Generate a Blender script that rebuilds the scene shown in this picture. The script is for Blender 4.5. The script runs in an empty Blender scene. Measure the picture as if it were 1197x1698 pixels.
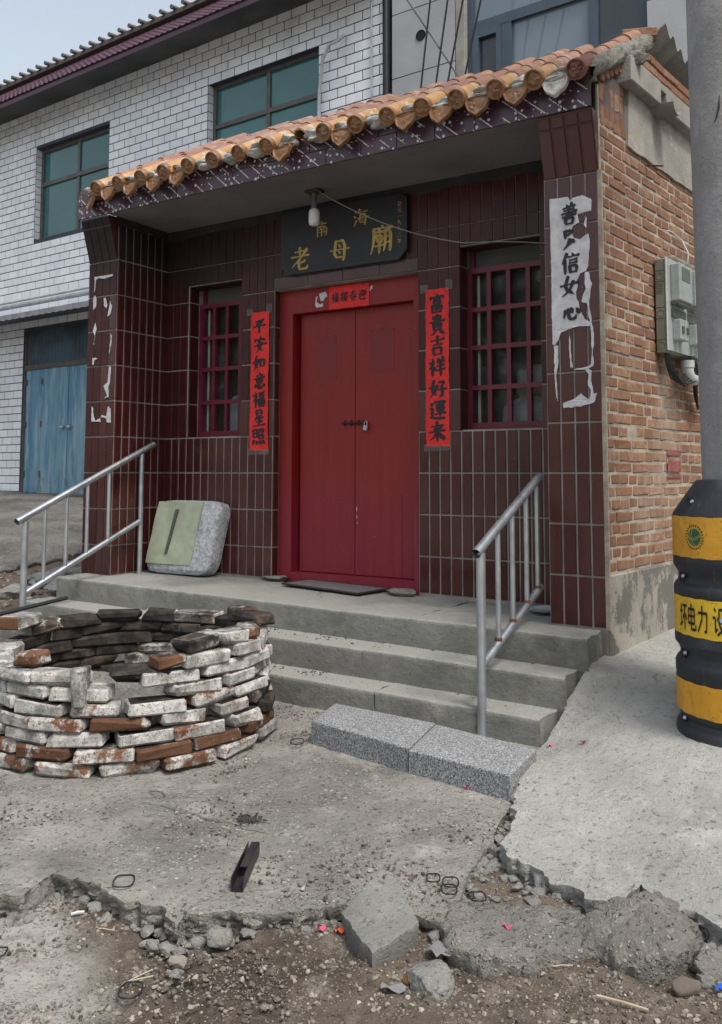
import bpy, math, random
import numpy as np
from mathutils import Vector, Matrix
from mathutils.geometry import tessellate_polygon
sc = bpy.context.scene
RD = random.Random(11)
rad = math.radians
# ---------------------------------------------------------------- camera, sky, sun, exposure
cam_d = bpy.data.cameras.new('camera'); cam = bpy.data.objects.new('camera', cam_d); sc.collection.objects.link(cam)
sc.camera = cam
YAW, PIT, ROL = .567412, .083201, .002307
fw = Vector((-math.sin(YAW)*math.cos(PIT), math.cos(YAW)*math.cos(PIT), math.sin(PIT)))
rt = Vector((math.cos(YAW), math.sin(YAW), 0)); up = rt.cross(fw)
r2 = rt*math.cos(ROL)+up*math.sin(ROL); u2 = up*math.cos(ROL)-rt*math.sin(ROL)
M = Matrix((r2, u2, -fw)).transposed().to_4x4(); M.translation = Vector((1.3257, -4.2845, .7387))
cam.matrix_world = M
cam_d.sensor_fit = 'VERTICAL'; cam_d.sensor_height = 36; cam_d.lens = 1475/1698*36
cam_d.shift_y = -(849-664.17)/1698; cam_d.clip_start = .05; cam_d.clip_end = 500
CAM = M.translation.copy()

SUN_EL, SUN_AZ = rad(60), rad(112)          # azimuth clockwise from +Y
w = bpy.data.worlds.new('World'); sc.world = w; w.use_nodes = True
wn = w.node_tree.nodes; wl = w.node_tree.links; wn.clear()
sky = wn.new('ShaderNodeTexSky'); sky.sky_type = 'NISHITA'; sky.sun_disc = False
sky.sun_elevation = SUN_EL; sky.sun_rotation = SUN_AZ; sky.air_density = 1.6; sky.dust_density = 4.0; sky.ozone_density = 1.5
hs = wn.new('ShaderNodeHueSaturation'); hs.inputs['Saturation'].default_value = .5
bg = wn.new('ShaderNodeBackground'); bg.inputs['Strength'].default_value = .108
wo = wn.new('ShaderNodeOutputWorld')
wl.new(sky.outputs[0], hs.inputs['Color']); wl.new(hs.outputs[0], bg.inputs[0]); wl.new(bg.outputs[0], wo.inputs[0])
sd = bpy.data.lights.new('sun', 'SUN'); so = bpy.data.objects.new('sun', sd); sc.collection.objects.link(so)
sd.energy = 1.4; sd.angle = rad(14); sd.color = (1, .96, .9)
sdir = Vector((math.sin(SUN_AZ)*math.cos(SUN_EL), math.cos(SUN_AZ)*math.cos(SUN_EL), math.sin(SUN_EL)))
so.rotation_euler = (-sdir).to_track_quat('-Z', 'Y').to_euler()
sc.view_settings.view_transform = 'Standard'; sc.view_settings.look = 'None'
sc.view_settings.exposure = 1.02; sc.view_settings.gamma = 1; sc.view_settings.use_curve_mapping = False

# ---------------------------------------------------------------- noise
def _h(i, j, k, s):
    n = (i*374761393 + j*668265263 + k*2147483647 + s*974634721) & 0xffffffff
    n = ((n ^ (n >> 13))*1274126177) & 0xffffffff
    return ((n ^ (n >> 16)) & 0xffff)/65535.0
def vnoise(P, s=0):
    P = np.asarray(P, float); F = np.floor(P).astype(np.int64); f = P-F; f = f*f*(3-2*f)
    out = 0
    for a in (0, 1):
        for b in (0, 1):
            for c in (0, 1):
                wt = (f[:, 0] if a else 1-f[:, 0])*(f[:, 1] if b else 1-f[:, 1])*(f[:, 2] if c else 1-f[:, 2])
                out = out+wt*_h(F[:, 0]+a, F[:, 1]+b, F[:, 2]+c, s)
    return out*2-1
def fbm(P, sc_=1., octv=4, s=0):
    P = np.asarray(P, float)*sc_; o = 0; a = 1.
    for i in range(octv):
        o = o+a*vnoise(P+i*17.3, s+i); P = P*2.03; a *= .5
    return o

# ---------------------------------------------------------------- mesh builder
class MB:
    def __init__(s): s.v = []; s.f = []; s.m = []
    def add(s, vs, fs, m=0):
        o = len(s.v); s.v += [tuple(v) for v in vs]
        s.f += [tuple(i+o for i in f) for f in fs]; s.m += [m]*len(fs); return s
    def box(s, x0, y0, z0, x1, y1, z1, m=0):
        return s.add([(x0,y0,z0),(x1,y0,z0),(x1,y1,z0),(x0,y1,z0),(x0,y0,z1),(x1,y0,z1),(x1,y1,z1),(x0,y1,z1)],
                     [(3,2,1,0),(4,5,6,7),(0,1,5,4),(1,2,6,5),(2,3,7,6),(3,0,4,7)], m)
    def cbox(s, mat, lx, ly, lz, b=.003, jit=0, rng=None, m=0):
        # box with chamfered edges, centred, transformed by mat
        hx, hy, hz = lx/2, ly/2, lz/2; b = min(b, hx*.45, hy*.45, hz*.45); vs = []; idx = {}
        for sx in (-1, 1):
            for sy in (-1, 1):
                for sz in (-1, 1):
                    j = [(rng.uniform(-jit, jit) if rng else 0) for _ in range(3)]
                    c = rng.uniform(.6, 1.9)*(2.1 if rng.random() < .16 and jit > .004 else 1) if (rng and jit) else 1
                    for ax in range(3):
                        p = [sx*hx+j[0], sy*hy+j[1], sz*hz+j[2]]
                        for k, sg in enumerate((sx, sy, sz)):
                            if k != ax: p[k] -= sg*b*c
                        idx[(sx, sy, sz, ax)] = len(vs); vs.append(mat @ Vector(p))
        fs = []
        for ax in range(3):
            o1, o2 = [k for k in range(3) if k != ax]
            for sg in (-1, 1):
                q = []
                for a, c in ((-1,-1),(1,-1),(1,1),(-1,1)):
                    t = [0, 0, 0]; t[ax] = sg; t[o1] = a; t[o2] = c; q.append(idx[(*t, ax)])
                if (sg > 0) != (ax != 1): q.reverse()
                fs.append(q)
            for a in (-1, 1):
                for c in (-1, 1):
                    t0 = [0,0,0]; t0[o1] = a; t0[o2] = c; t1 = list(t0); t0[ax] = -1; t1[ax] = 1
                    fs.append([idx[(*t0, o1)], idx[(*t1, o1)], idx[(*t1, o2)], idx[(*t0, o2)]])
        for sx in (-1, 1):
            for sy in (-1, 1):
                for sz in (-1, 1): fs.append([idx[(sx, sy, sz, a)] for a in range(3)])
        # fix winding outward
        out = []
        cen = sum((Vector(v) for v in vs), Vector())/len(vs)
        for f in fs:
            p = [Vector(vs[i]) for i in f]; n = (p[1]-p[0]).cross(p[2]-p[0]); c = sum(p, Vector())/len(p)
            out.append(f if n.dot(c-cen) > 0 else f[::-1])
        return s.add(vs, out, m)
    def tube(s, pts, r, n=8, cap=True, m=0, hollow=0):
        pts = [Vector(p) for p in pts]; o = len(s.v); rs = r if isinstance(r, (list, tuple)) else [r]*len(pts)
        ref = None
        for i, p in enumerate(pts):
            t = (pts[min(i+1, len(pts)-1)]-pts[max(i-1, 0)]).normalized()
            if ref is None:
                ref = Vector((0, 0, 1)) if abs(t.z) < .9 else Vector((1, 0, 0))
            a = (ref-t*ref.dot(t)).normalized(); b = t.cross(a); ref = a
            for k in range(n):
                g = 2*math.pi*k/n; s.v.append(tuple(p+(a*math.cos(g)+b*math.sin(g))*rs[i]))
        for i in range(len(pts)-1):
            for k in range(n):
                s.f.append((o+i*n+k, o+i*n+(k+1) % n, o+(i+1)*n+(k+1) % n, o+(i+1)*n+k)); s.m.append(m)
        if cap:
            s.f.append(tuple(o+k for k in range(n))[::-1]); s.m.append(m)
            s.f.append(tuple(o+(len(pts)-1)*n+k for k in range(n))); s.m.append(m)
        return s
    def grid(s, A, m=0, close=False):
        # A : (nu, nv, 3) array
        nu, nv = A.shape[:2]; o = len(s.v); s.v += [tuple(p) for p in A.reshape(-1, 3)]
        for i in range(nu-1):
            for j in range(nv-1):
                s.f.append((o+i*nv+j, o+(i+1)*nv+j, o+(i+1)*nv+j+1, o+i*nv+j+1)); s.m.append(m)
        return s
    def lathe(s, prof, c, n=32, m=0, a0=0, a1=2*math.pi):
        full = abs(a1-a0-2*math.pi) < 1e-6; k = n if full else n+1
        A = np.zeros((len(prof), n+1, 3))
        for i, (r, z) in enumerate(prof):
            for j in range(n+1):
                g = a0+(a1-a0)*j/n; A[i, j] = (c[0]+r*math.cos(g), c[1]+r*math.sin(g), c[2]+z)
        o = len(s.v); s.v += [tuple(p) for p in A[:, :k].reshape(-1, 3)]
        for i in range(len(prof)-1):
            for j in range(n):
                j2 = (j+1) % k; s.f.append((o+i*k+j, o+i*k+j2, o+(i+1)*k+j2, o+(i+1)*k+j)); s.m.append(m)
        return s
    def prism(s, poly, fn, m=0):
        # poly: 2D points, fn(u, v, side) -> 3D; side 0 back 1 front
        n = len(poly); tri = tessellate_polygon([[Vector((p[0], p[1], 0)) for p in poly]])
        vs = [fn(u, v, 0) for u, v in poly]+[fn(u, v, 1) for u, v in poly]
        A = sum(poly[i][0]*poly[(i+1) % n][1]-poly[(i+1) % n][0]*poly[i][1] for i in range(n))
        fs = []
        for t in tri:
            a, b, c = [poly[i] for i in t]
            cr = (b[0]-a[0])*(c[1]-a[1])-(b[1]-a[1])*(c[0]-a[0])
            t = tuple(t) if cr > 0 else tuple(t)[::-1]
            fs.append(tuple(i+n for i in t)); fs.append(t[::-1])
        for i in range(n):
            j = (i+1) % n; q = (i, j, j+n, i+n); fs.append(q if A > 0 else q[::-1])
        return s.add(vs, fs, m)
    def xf(s, mat):
        s.v = [tuple(mat @ Vector(v)) for v in s.v]; return s
    def mesh(s, name, mats, smooth=None, org=(0, 0, 0)):
        me = bpy.data.meshes.new(name)
        V = np.array(s.v, float).reshape(-1, 3)-np.array(org)
        me.from_pydata(V.tolist(), [], s.f)
        for mt in (mats if isinstance(mats, (list, tuple)) else [mats]): me.materials.append(mt)
        if any(s.m): me.polygons.foreach_set('material_index', s.m)
        me.validate(); me.update()
        if smooth:
            me.polygons.foreach_set('use_smooth', [True]*len(me.polygons)); me.set_sharp_from_angle(angle=rad(smooth))
        return me
WL = {}
def link(o): sc.collection.objects.link(o); return o
def thing(name, label, cat, loc=(0, 0, 0), group=None):
    o = link(bpy.data.objects.new(name, None)); o.location = loc; o.empty_display_size = .1
    WL[o.name] = Vector(loc); o['label'] = label; o['category'] = cat
    if group: o['group'] = group
    return o
def tag(o, label, cat, group=None):
    o['label'] = label; o['category'] = cat
    if group: o['group'] = group
    return o
def part(name, mb, mats, parent=None, smooth=None, kind=None, label=None, loc=None):
    """world-space mesh; child of parent (unrotated), or top-level with its origin at loc"""
    org = WL[parent.name] if parent is not None else Vector(loc or (0, 0, 0))
    o = link(bpy.data.objects.new(name, mb.mesh(name, mats, smooth, org)))
    if parent is not None: o.parent = parent
    else: o.location = org
    WL[o.name] = org
    if kind: o['kind'] = kind
    if label: o['label'] = label
    return o
def inst(name, me, mat, parent):
    """instance of mesh me at world matrix mat under parent (unrotated)"""
    o = link(bpy.data.objects.new(name, me)); o.parent = parent
    m = mat.copy(); m.translation = m.translation-WL[parent.name]; o.matrix_local = m
    WL[o.name] = mat.translation.copy()
    return o
def pieces(name, items, parent, limit=300, stuff='stuff'):
    """items: (mesh, world matrix); nearest `limit` become objects, the rest one joined part"""
    items = sorted(items, key=lambda t: (t[1].translation-CAM).length)
    for me, m in items[:limit]: inst(name, me, m, parent)
    rest = items[limit:]
    if rest:
        mb = MB()
        for me, m in rest:
            mb.add([m @ v.co for v in me.vertices], [tuple(p.vertices) for p in me.polygons])
        part(name+'_field', mb, list(rest[0][0].materials), parent, kind=stuff)
def TRS(loc, rz=0, rx=0, ry=0, s=(1, 1, 1)):
    return Matrix.Translation(loc) @ Matrix.Rotation(rz, 4, 'Z') @ Matrix.Rotation(ry, 4, 'Y') @ Matrix.Rotation(rx, 4, 'X') @ Matrix.Diagonal((*s, 1))
def poly2(mb, poly, fn, m=0):
    """flat sheet"""
    tri = tessellate_polygon([[Vector((p[0], p[1], 0)) for p in poly]])
    mb.add([fn(u, v) for u, v in poly], [tuple(t) for t in tri], m)

# ---------------------------------------------------------------- materials
class NT:
    def __init__(s, name):
        s.mt = bpy.data.materials.new(name); s.mt.use_nodes = True; s.t = s.mt.node_tree; s.t.nodes.clear()
        s.out = s.t.nodes.new('ShaderNodeOutputMaterial'); s._o = None
    def n(s, ty, ins=None, **at):
        nd = s.t.nodes.new('ShaderNode'+ty)
        for k, v in at.items(): setattr(nd, k, v)
        for k, v in (ins or {}).items(): s.set(nd.inputs[k], v)
        return nd
    def set(s, sock, v):
        if isinstance(v, bpy.types.NodeSocket): s.t.links.new(v, sock)
        elif isinstance(v, (tuple, list)) and len(v) == 3 and sock.type == 'RGBA': sock.default_value = (*v, 1)
        else: sock.default_value = v
    def rnd(s):
        a = s.n('ObjectInfo').outputs['Random']; b = s.n('NewGeometry').outputs['Random Per Island']
        return s.math('FRACT', s.math('ADD', a, b))
    def co(s, world=False):
        if world: return s.n('NewGeometry').outputs['Position']
        if s._o is None:
            tc = s.n('TexCoord').outputs['Object']; r = s.rnd()
            s._o = s.n('VectorMath', {0: tc, 1: s.n('CombineXYZ', {0: s.math('MULTIPLY', r, 37.), 1: s.math('MULTIPLY', r, 91.), 2: s.math('MULTIPLY', r, 53.)}).outputs[0]}, operation='ADD').outputs[0]
        return s._o
    def pos(s): return s.n('NewGeometry').outputs['Position']
    def scl(s, v, k): return s.n('VectorMath', {0: v, 1: k}, operation='MULTIPLY').outputs[0]
    def math(s, op, a, b=0., c=0., cl=False):
        nd = s.n('Math', operation=op, use_clamp=cl); s.set(nd.inputs[0], a); s.set(nd.inputs[1], b); s.set(nd.inputs[2], c); return nd.outputs[0]
    def noise(s, scale, det=4., rough=.55, v=None, dist=0.):
        return s.n('TexNoise', {'Vector': v if v is not None else s.co(), 'Scale': scale, 'Detail': det, 'Roughness': rough, 'Distortion': dist}).outputs[0]
    def vor(s, scale, v=None, feature='F1', out='Distance', rndm=1.):
        return s.n('TexVoronoi', {'Vector': v if v is not None else s.co(), 'Scale': scale, 'Randomness': rndm}, feature=feature).outputs[out]
    def ss(s, x, a, b): # smoothstep
        return s.n('MapRange', {0: x, 1: a, 2: b, 3: 0., 4: 1.}, interpolation_type='SMOOTHSTEP').outputs[0]
    def mix(s, f, a, b, bt='MIX'):
        nd = s.n('Mix', data_type='RGBA', blend_type=bt); s.set(nd.inputs[0], f); s.set(nd.inputs[6], a); s.set(nd.inputs[7], b); return nd.outputs[2]
    def bump(s, h, st=.3, d=.01, nrm=None):
        i = {'Height': h, 'Strength': st, 'Distance': d}
        if nrm is not None: i['Normal'] = nrm
        return s.n('Bump', i).outputs[0]
    def vary(s, col, amt, r=None):
        """multiply value by 1 +- amt"""
        r = r if r is not None else s.rnd()
        k = s.math('ADD', s.math('MULTIPLY', r, 2*amt), 1-amt)
        return s.n('VectorMath', {0: col, 1: s.n('CombineXYZ', {0: k, 1: k, 2: k}).outputs[0]}, operation='MULTIPLY').outputs[0]
    def done(s, col, rough=.8, nrm=None, metal=0., spec=.5, coat=0., alpha=None):
        i = {'Base Color': col, 'Roughness': rough, 'Metallic': metal, 'Specular IOR Level': spec, 'Coat Weight': coat}
        if nrm is not None: i['Normal'] = nrm
        b = s.n('BsdfPrincipled', i); s.t.links.new(b.outputs[0], s.out.inputs[0]); return s.mt
def m_stained():
    N = NT('stained_plaster'); p = N.pos(); c = N.mix(N.ss(N.noise(3, 6, .6, v=p), .35, .65), (.32, .295, .25), (.24, .225, .195))
    f = N.math('ADD', N.noise(7, 7, .62, v=N.scl(p, (1., 1., .8))), N.math('MULTIPLY', N.noise(1.2, 3, v=p), .35)); k = N.ss(N.math('ADD', f, N.math('MULTIPLY', N.math('SUBTRACT', N.noise(45, 5, .7, v=p), .5), .22)), .63, .73)
    c = N.mix(N.math('MULTIPLY', k, .85), c, (.105, .105, .098)); c = N.mix(N.math('MULTIPLY', N.ss(N.noise(40, 4, .7, v=p), .58, .7), .5), c, (.10, .095, .085))
    h = N.math('SUBTRACT', N.noise(60, 5, .7, v=p), N.math('MULTIPLY', k, 1.))
    return N.done(N.vary(c, .25, N.noise(170, 3, v=p)), .92, N.bump(h, .5, .006), spec=.15)
def simple(name, c1, c2=None, scale=6., rough=.8, bump=.15, bs=60., bd=.004, var=.0, metal=0., spec=.4, fine=.25, world=False, lo=.35, hi=.65):
    N = NT(name); v = N.co(world)
    c = N.mix(N.ss(N.noise(scale, 6, v=v), lo, hi), c1, c2 if c2 else tuple(x*.75 for x in c1))
    g = N.noise(bs, 5, .6, v=v)
    c = N.vary(c, fine, g)
    if var: c = N.vary(c, var)
    return N.done(c, rough, N.bump(g, bump, bd), metal, spec)

def m_tile():
    N = NT('maroon_glazed_tile'); r = N.rnd(); n = N.noise(9, 4, v=N.scl(N.co(), (1., 1., .25)))
    c = N.mix(N.ss(n, .3, .7), (.040, .0085, .0080), (.058, .0125, .0110))
    c = N.mix(N.math('MULTIPLY', N.ss(r, .55, 1.), .6), c, (.066, .0205, .0160))
    d = N.noise(3.1, 5, .65, v=N.pos())
    c = N.mix(N.math('MULTIPLY', N.ss(d, .55, .85), .14), c, (.13, .11, .105))
    spk = N.ss(N.noise(70, 2, v=N.pos()), .73, .78)
    c = N.mix(N.math('MULTIPLY', spk, .5), c, (.3, .27, .25))
    ro = N.math('ADD', N.math('MULTIPLY', N.noise(14, 3), .16), .10)
    return N.done(c, ro, N.bump(N.noise(26, 3, v=N.co()), .12, .004), spec=.5)
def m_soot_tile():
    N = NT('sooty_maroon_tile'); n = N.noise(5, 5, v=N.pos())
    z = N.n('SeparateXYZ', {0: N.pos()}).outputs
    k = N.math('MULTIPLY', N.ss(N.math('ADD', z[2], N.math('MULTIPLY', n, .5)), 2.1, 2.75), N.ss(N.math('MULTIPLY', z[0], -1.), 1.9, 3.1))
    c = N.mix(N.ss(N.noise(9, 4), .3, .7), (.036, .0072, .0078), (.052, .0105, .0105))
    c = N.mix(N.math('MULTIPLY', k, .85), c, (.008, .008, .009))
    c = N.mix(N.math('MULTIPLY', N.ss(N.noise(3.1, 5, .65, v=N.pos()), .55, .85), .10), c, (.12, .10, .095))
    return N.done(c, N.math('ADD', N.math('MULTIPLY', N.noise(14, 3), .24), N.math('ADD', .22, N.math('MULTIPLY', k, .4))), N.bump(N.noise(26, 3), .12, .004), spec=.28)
def m_grout(name='grey_grout', c1=(.30, .275, .25), c2=(.17, .155, .145)):
    N = NT(name); p = N.pos(); c = N.mix(N.ss(N.noise(4, 6, v=p), .35, .7), c1, c2)
    g = N.noise(180, 4, v=p)
    return N.done(N.vary(c, .3, g), .95, N.bump(g, .4, .003), spec=.1)
def m_brick(name, cols, stain=True):
    N = NT(name); r = N.rnd(); p = N.pos()
    c = N.mix(N.ss(r, .1, .45), cols[0], cols[1]); c = N.mix(N.ss(r, .55, .9), c, cols[2])
    n = N.noise(28, 6, .65); c = N.mix(N.ss(n, .35, .75), c, cols[3])
    if stain:
        st = N.ss(N.noise(1.6, 6, .6, v=N.scl(p, (1., 1., .45))), .52, .72)
        c = N.mix(N.math('MULTIPLY', st, .55), c, (.36, .30, .235))
        dk = N.ss(N.noise(2.3, 6, .6, v=N.scl(p, (1.3, 1.3, .9))), .55, .78)
        c = N.mix(N.math('MULTIPLY', dk, .5), c, (.10, .075, .06))
    sp = N.ss(N.noise(95, 3, .7), .62, .75); c = N.mix(N.math('MULTIPLY', sp, .45), c, (.36, .31, .25))
    g = N.noise(75, 6, .7); h = N.math('ADD', g, N.math('MULTIPLY', N.noise(16, 3), 1.4))
    return N.done(N.vary(c, .22, g), .93, N.bump(h, .55, .006), spec=.15)
def m_wash(name, cover, base, soot=0.):
    """old whitewash over brick; cover 0..1"""
    N = NT(name); r = N.rnd()
    c = N.mix(N.ss(r, .2, .8), base, tuple(x*.65 for x in base)); c = N.mix(N.ss(N.noise(22, 6), .4, .75), c, tuple(x*.45 for x in base))
    f = N.noise(8, 8, .72); th = N.math('ADD', 1-cover, N.math('MULTIPLY', N.math('SUBTRACT', r, .5), .22))
    wm = N.ss(N.math('SUBTRACT', f, N.math('MULTIPLY', th, .62)), .08, .16)
    pit = N.ss(N.noise(62, 4, .75), .55, .63)
    wm = N.math('MULTIPLY', wm, N.math('SUBTRACT', 1., N.math('MULTIPLY', pit, .85)))
    wh = N.mix(N.ss(N.noise(15, 5), .35, .65), (.46, .45, .43), (.22, .215, .20)); wh = N.mix(N.math('MULTIPLY', N.ss(N.noise(120, 3, .7), .52, .66), .6), wh, (.13, .125, .115))
    c = N.mix(wm, c, wh)
    if soot: c = N.mix(N.math('MULTIPLY', N.ss(N.noise(11, 6, .6), .38, .62), soot), c, (.016, .015, .014))
    h = N.math('ADD', N.noise(60, 6, .7), N.math('MULTIPLY', N.noise(14, 3), 1.5))
    return N.done(c, .92, N.bump(h, .6, .007), spec=.15)
def m_concrete(name, c1, c2, c3, pit=.5, agg=.35, crack=0., bd=.006, lit_dust=None, streak=0.):
    N = NT(name); p = N.pos()
    n1 = N.noise(1.7, 7, .6, v=p); n2 = N.noise(9, 6, .6, v=p)
    c = N.mix(N.ss(n1, .33, .68), c1, c2); c = N.mix(N.math('MULTIPLY', N.ss(n2, .5, .75), .6), c, c3)
    if streak:
        c = N.mix(N.math('MULTIPLY', N.ss(N.noise(5, 6, .65, v=N.scl(p, (1., 1., .10))), .5, .72), streak), c, tuple(x*.5 for x in c2)); c = N.mix(N.math('MULTIPLY', N.ss(N.noise(9, 5, .7, v=N.scl(p, (1., 1., .35))), .6, .7), streak*.7), c, tuple(x*1.35 for x in c3))
    if lit_dust:  # upward faces painted paler: top light put into the colour, along with dust
        nz = N.n('SeparateXYZ', {0: N.n('NewGeometry').outputs['Normal']}).outputs[2]
        c = N.mix(N.math('MULTIPLY', N.ss(N.math('ADD', nz, N.math('MULTIPLY', n2, .5)), .75, 1.15), .75), c, lit_dust)
    big = N.noise(.85, 5, .6, v=p); c = N.mix(N.math('MULTIPLY', N.ss(big, .52, .68), .45), c, tuple(x*.62 for x in c2)); c = N.mix(N.math('MULTIPLY', N.ss(N.noise(1.9, 5, .65, v=N.scl(p, (1., 1.6, 1.))), .56, .70), .5), c, tuple(min(x*1.22, .6) for x in c3))
    v = N.vor(85, v=p); cell = N.n('TexVoronoi', {'Vector': p, 'Scale': 85.}).outputs['Color']
    cr = N.n('SeparateColor', {0: cell}).outputs
    st = N.math('MULTIPLY', N.math('MULTIPLY', N.ss(v, .42, .25), N.ss(cr[0], .45, .6)), N.ss(N.noise(5, 3, v=p), .35, .6))
    c = N.mix(N.math('MULTIPLY', st, agg), c, N.mix(cr[1], (.48, .46, .43), (.12, .11, .105)))
    v2 = N.vor(38, v=p); cr2 = N.n('SeparateColor', {0: N.n('TexVoronoi', {'Vector': p, 'Scale': 38.}).outputs['Color']}).outputs
    st2 = N.math('MULTIPLY', N.math('MULTIPLY', N.ss(v2, .40, .22), N.ss(cr2[0], .62, .72)), N.ss(N.noise(2.6, 3, v=p), .38, .58))
    c = N.mix(N.math('MULTIPLY', st2, agg), c, N.mix(cr2[1], (.40, .385, .355), (.14, .13, .12)))
    st = N.math('MAXIMUM', st, st2)
    pt = N.math('MAXIMUM', N.ss(N.noise(60, 3, .7, v=p), .60, .69), N.math('MULTIPLY', N.ss(N.noise(26, 4, .7, v=p), .62, .70), .7)); c = N.mix(N.math('MULTIPLY', pt, pit), c, tuple(x*.28 for x in c2))  # pits darkened in colour, adding shade contrast the soft light lacks
    h = N.math('ADD', N.noise(130, 6, .7, v=p), N.math('MULTIPLY', N.noise(34, 4, v=p), 1.6))
    h = N.math('ADD', h, N.math('MULTIPLY', st, .9*agg)); h = N.math('SUBTRACT', h, N.math('MULTIPLY', pt, 1.3*pit))
    if crack:
        dv = N.n('VectorMath', {0: p, 1: N.scl(N.n('TexNoise', {'Vector': p, 'Scale': 3., 'Detail': 5.}).outputs['Color'], (.35, .35, .35))}, operation='ADD').outputs[0]
        e = N.n('TexVoronoi', {'Vector': dv, 'Scale': crack}, feature='DISTANCE_TO_EDGE').outputs[0]
        k = N.math('MULTIPLY', N.ss(e, .0045, .001), N.ss(N.noise(1.3, 2, v=p), .53, .60))
        c = N.mix(N.math('MULTIPLY', k, .55), c, (.07, .066, .06)); h = N.math('SUBTRACT', h, N.math('MULTIPLY', k, 2.))
    return N.done(N.vary(c, .34, N.noise(170, 4, .7, v=p)), .93, N.bump(h, .75, bd), spec=.2)
def m_dirt():
    N = NT('dirt'); p = N.pos(); xy = N.n('SeparateXYZ', {0: p}).outputs
    n1 = N.noise(2.2, 7, .6, v=p); c = N.mix(N.ss(n1, .36, .64), (.135, .110, .086), (.062, .048, .038))
    # hard grey driven strip in the near corner
    dd = N.math('ADD', N.math('ADD', N.math('MULTIPLY', xy[0], .60), N.math('MULTIPLY', xy[1], .80)), N.math('MULTIPLY', N.noise(3, 5, v=p), .34))
    c = N.mix(N.math('MULTIPLY', N.ss(dd, -2.20, -2.36), N.ss(xy[1], -1.5, -2.2)), c, (.30, .285, .262))
    c = N.mix(N.math('MULTIPLY', N.ss(N.noise(14, 5, .65, v=p), .5, .70), .65), c, (.21, .185, .155)); c = N.mix(N.math('MULTIPLY', N.ss(N.noise(33, 4, .7, v=p), .56, .68), .7), c, (.048, .038, .030))
    v = N.vor(110, v=p); cr = N.n('SeparateColor', {0: N.n('TexVoronoi', {'Vector': p, 'Scale': 110.}).outputs['Color']}).outputs
    st = N.math('MULTIPLY', N.ss(v, .45, .25), N.ss(cr[0], .4, .55)); c = N.mix(N.math('MULTIPLY', st, .5), c, N.mix(cr[1], (.36, .32, .29), (.06, .045, .036)))
    h = N.math('ADD', N.noise(120, 6, .75, v=p), N.math('MULTIPLY', N.noise(28, 5, .6, v=p), 2.)); h = N.math('ADD', h, N.math('MULTIPLY', st, .8))
    return N.done(N.vary(c, .3, N.noise(260, 3, v=p)), .97, N.bump(h, .75, .009), spec=.12)
def m_granite():
    N = NT('speckled_granite'); v = N.co()
    a = N.noise(165, 3, .8, v=v); b = N.noise(120, 2, .7, v=N.scl(v, (1.3, 1.1, .9)))
    c = N.mix(N.ss(a, .42, .58), (.06, .062, .068), (.29, .295, .30)); c = N.mix(N.math('MULTIPLY', N.ss(b, .58, .64), .8), c, (.46, .46, .46))
    return N.done(N.vary(c, .15, N.noise(5, 4)), .75, N.bump(a, .3, .002), spec=.3)
def m_rtile(name, c1, c2, c3, worn=.3, rough=.28):
    N = NT(name); r = N.rnd(); n = N.noise(13, 5, .6); c = N.mix(r, c1, c2); c = N.mix(N.ss(n, .45, .75), c, c3)
    wm = N.math('MULTIPLY', N.ss(N.math('ADD', N.noise(9, 6, .7), N.math('MULTIPLY', r, .12)), .62, .68), worn)
    c = N.mix(wm, c, (.46, .43, .37)); dk = N.ss(N.noise(30, 5, .7), .58, .74); c = N.mix(N.math('MULTIPLY', dk, .5), c, tuple(x*.35 for x in c1))
    ro = N.math('ADD', N.math('MULTIPLY', wm, .5), N.math('ADD', rough, N.math('MULTIPLY', n, .2)))
    return N.done(c, ro, N.bump(N.math('ADD', N.noise(40, 4), wm), .3, .004), spec=.5)
def m_fascia():
    N = NT('purple_spattered_tile'); p = N.pos(); q = N.scl(p, (1., 0., 1.))
    c = N.mix(N.ss(N.noise(8, 4), .3, .7), (.050, .024, .036), (.072, .036, .052)); c = N.vary(c, .15)
    v = N.n('TexVoronoi', {'Vector': N.n('CombineXYZ', {0: N.n('SeparateXYZ', {0: p}).outputs[0], 1: N.n('SeparateXYZ', {0: p}).outputs[2]}).outputs[0], 'Scale': 26.}, feature='F1', voronoi_dimensions='2D'); cr = N.n('SeparateColor', {0: v.outputs['Color']}).outputs
    dot = N.math('MULTIPLY', N.math('LESS_THAN', v.outputs['Distance'], N.math('ADD', .06, N.math('MULTIPLY', cr[0], .20))), N.math('GREATER_THAN', cr[1], .45))
    xyz = N.n('SeparateXYZ', {0: p}).outputs
    u = N.math('ADD', N.math('MULTIPLY', xyz[0], .66), N.math('MULTIPLY', xyz[2], .75))
    t = N.math('SUBTRACT', N.math('MULTIPLY', xyz[0], .75), N.math('MULTIPLY', xyz[2], .66))
    k = N.math('MULTIPLY', u, 15.); fl = N.math('FLOOR', k); fr = N.math('ABSOLUTE', N.math('SUBTRACT', N.math('FRACT', k), .5))
    gate = N.noise(1., 0, v=N.n('CombineXYZ', {0: N.math('MULTIPLY', t, 9.), 1: N.math('MULTIPLY', fl, 3.7)}).outputs[0])
    fine = N.noise(1., 0, v=N.n('CombineXYZ', {0: N.math('MULTIPLY', t, 120.), 1: N.math('MULTIPLY', fl, 1.7)}).outputs[0])
    ln = N.math('MULTIPLY', N.math('MULTIPLY', N.ss(fr, .055, .03), N.ss(gate, .47, .50)), N.ss(fine, .33, .40))
    c = N.mix(N.math('MULTIPLY', N.math('MAXIMUM', dot, ln), .85), c, (.62, .60, .60))
    return N.done(c, .3, N.bump(N.noise(26, 3), .1, .003), spec=.5)
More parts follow.
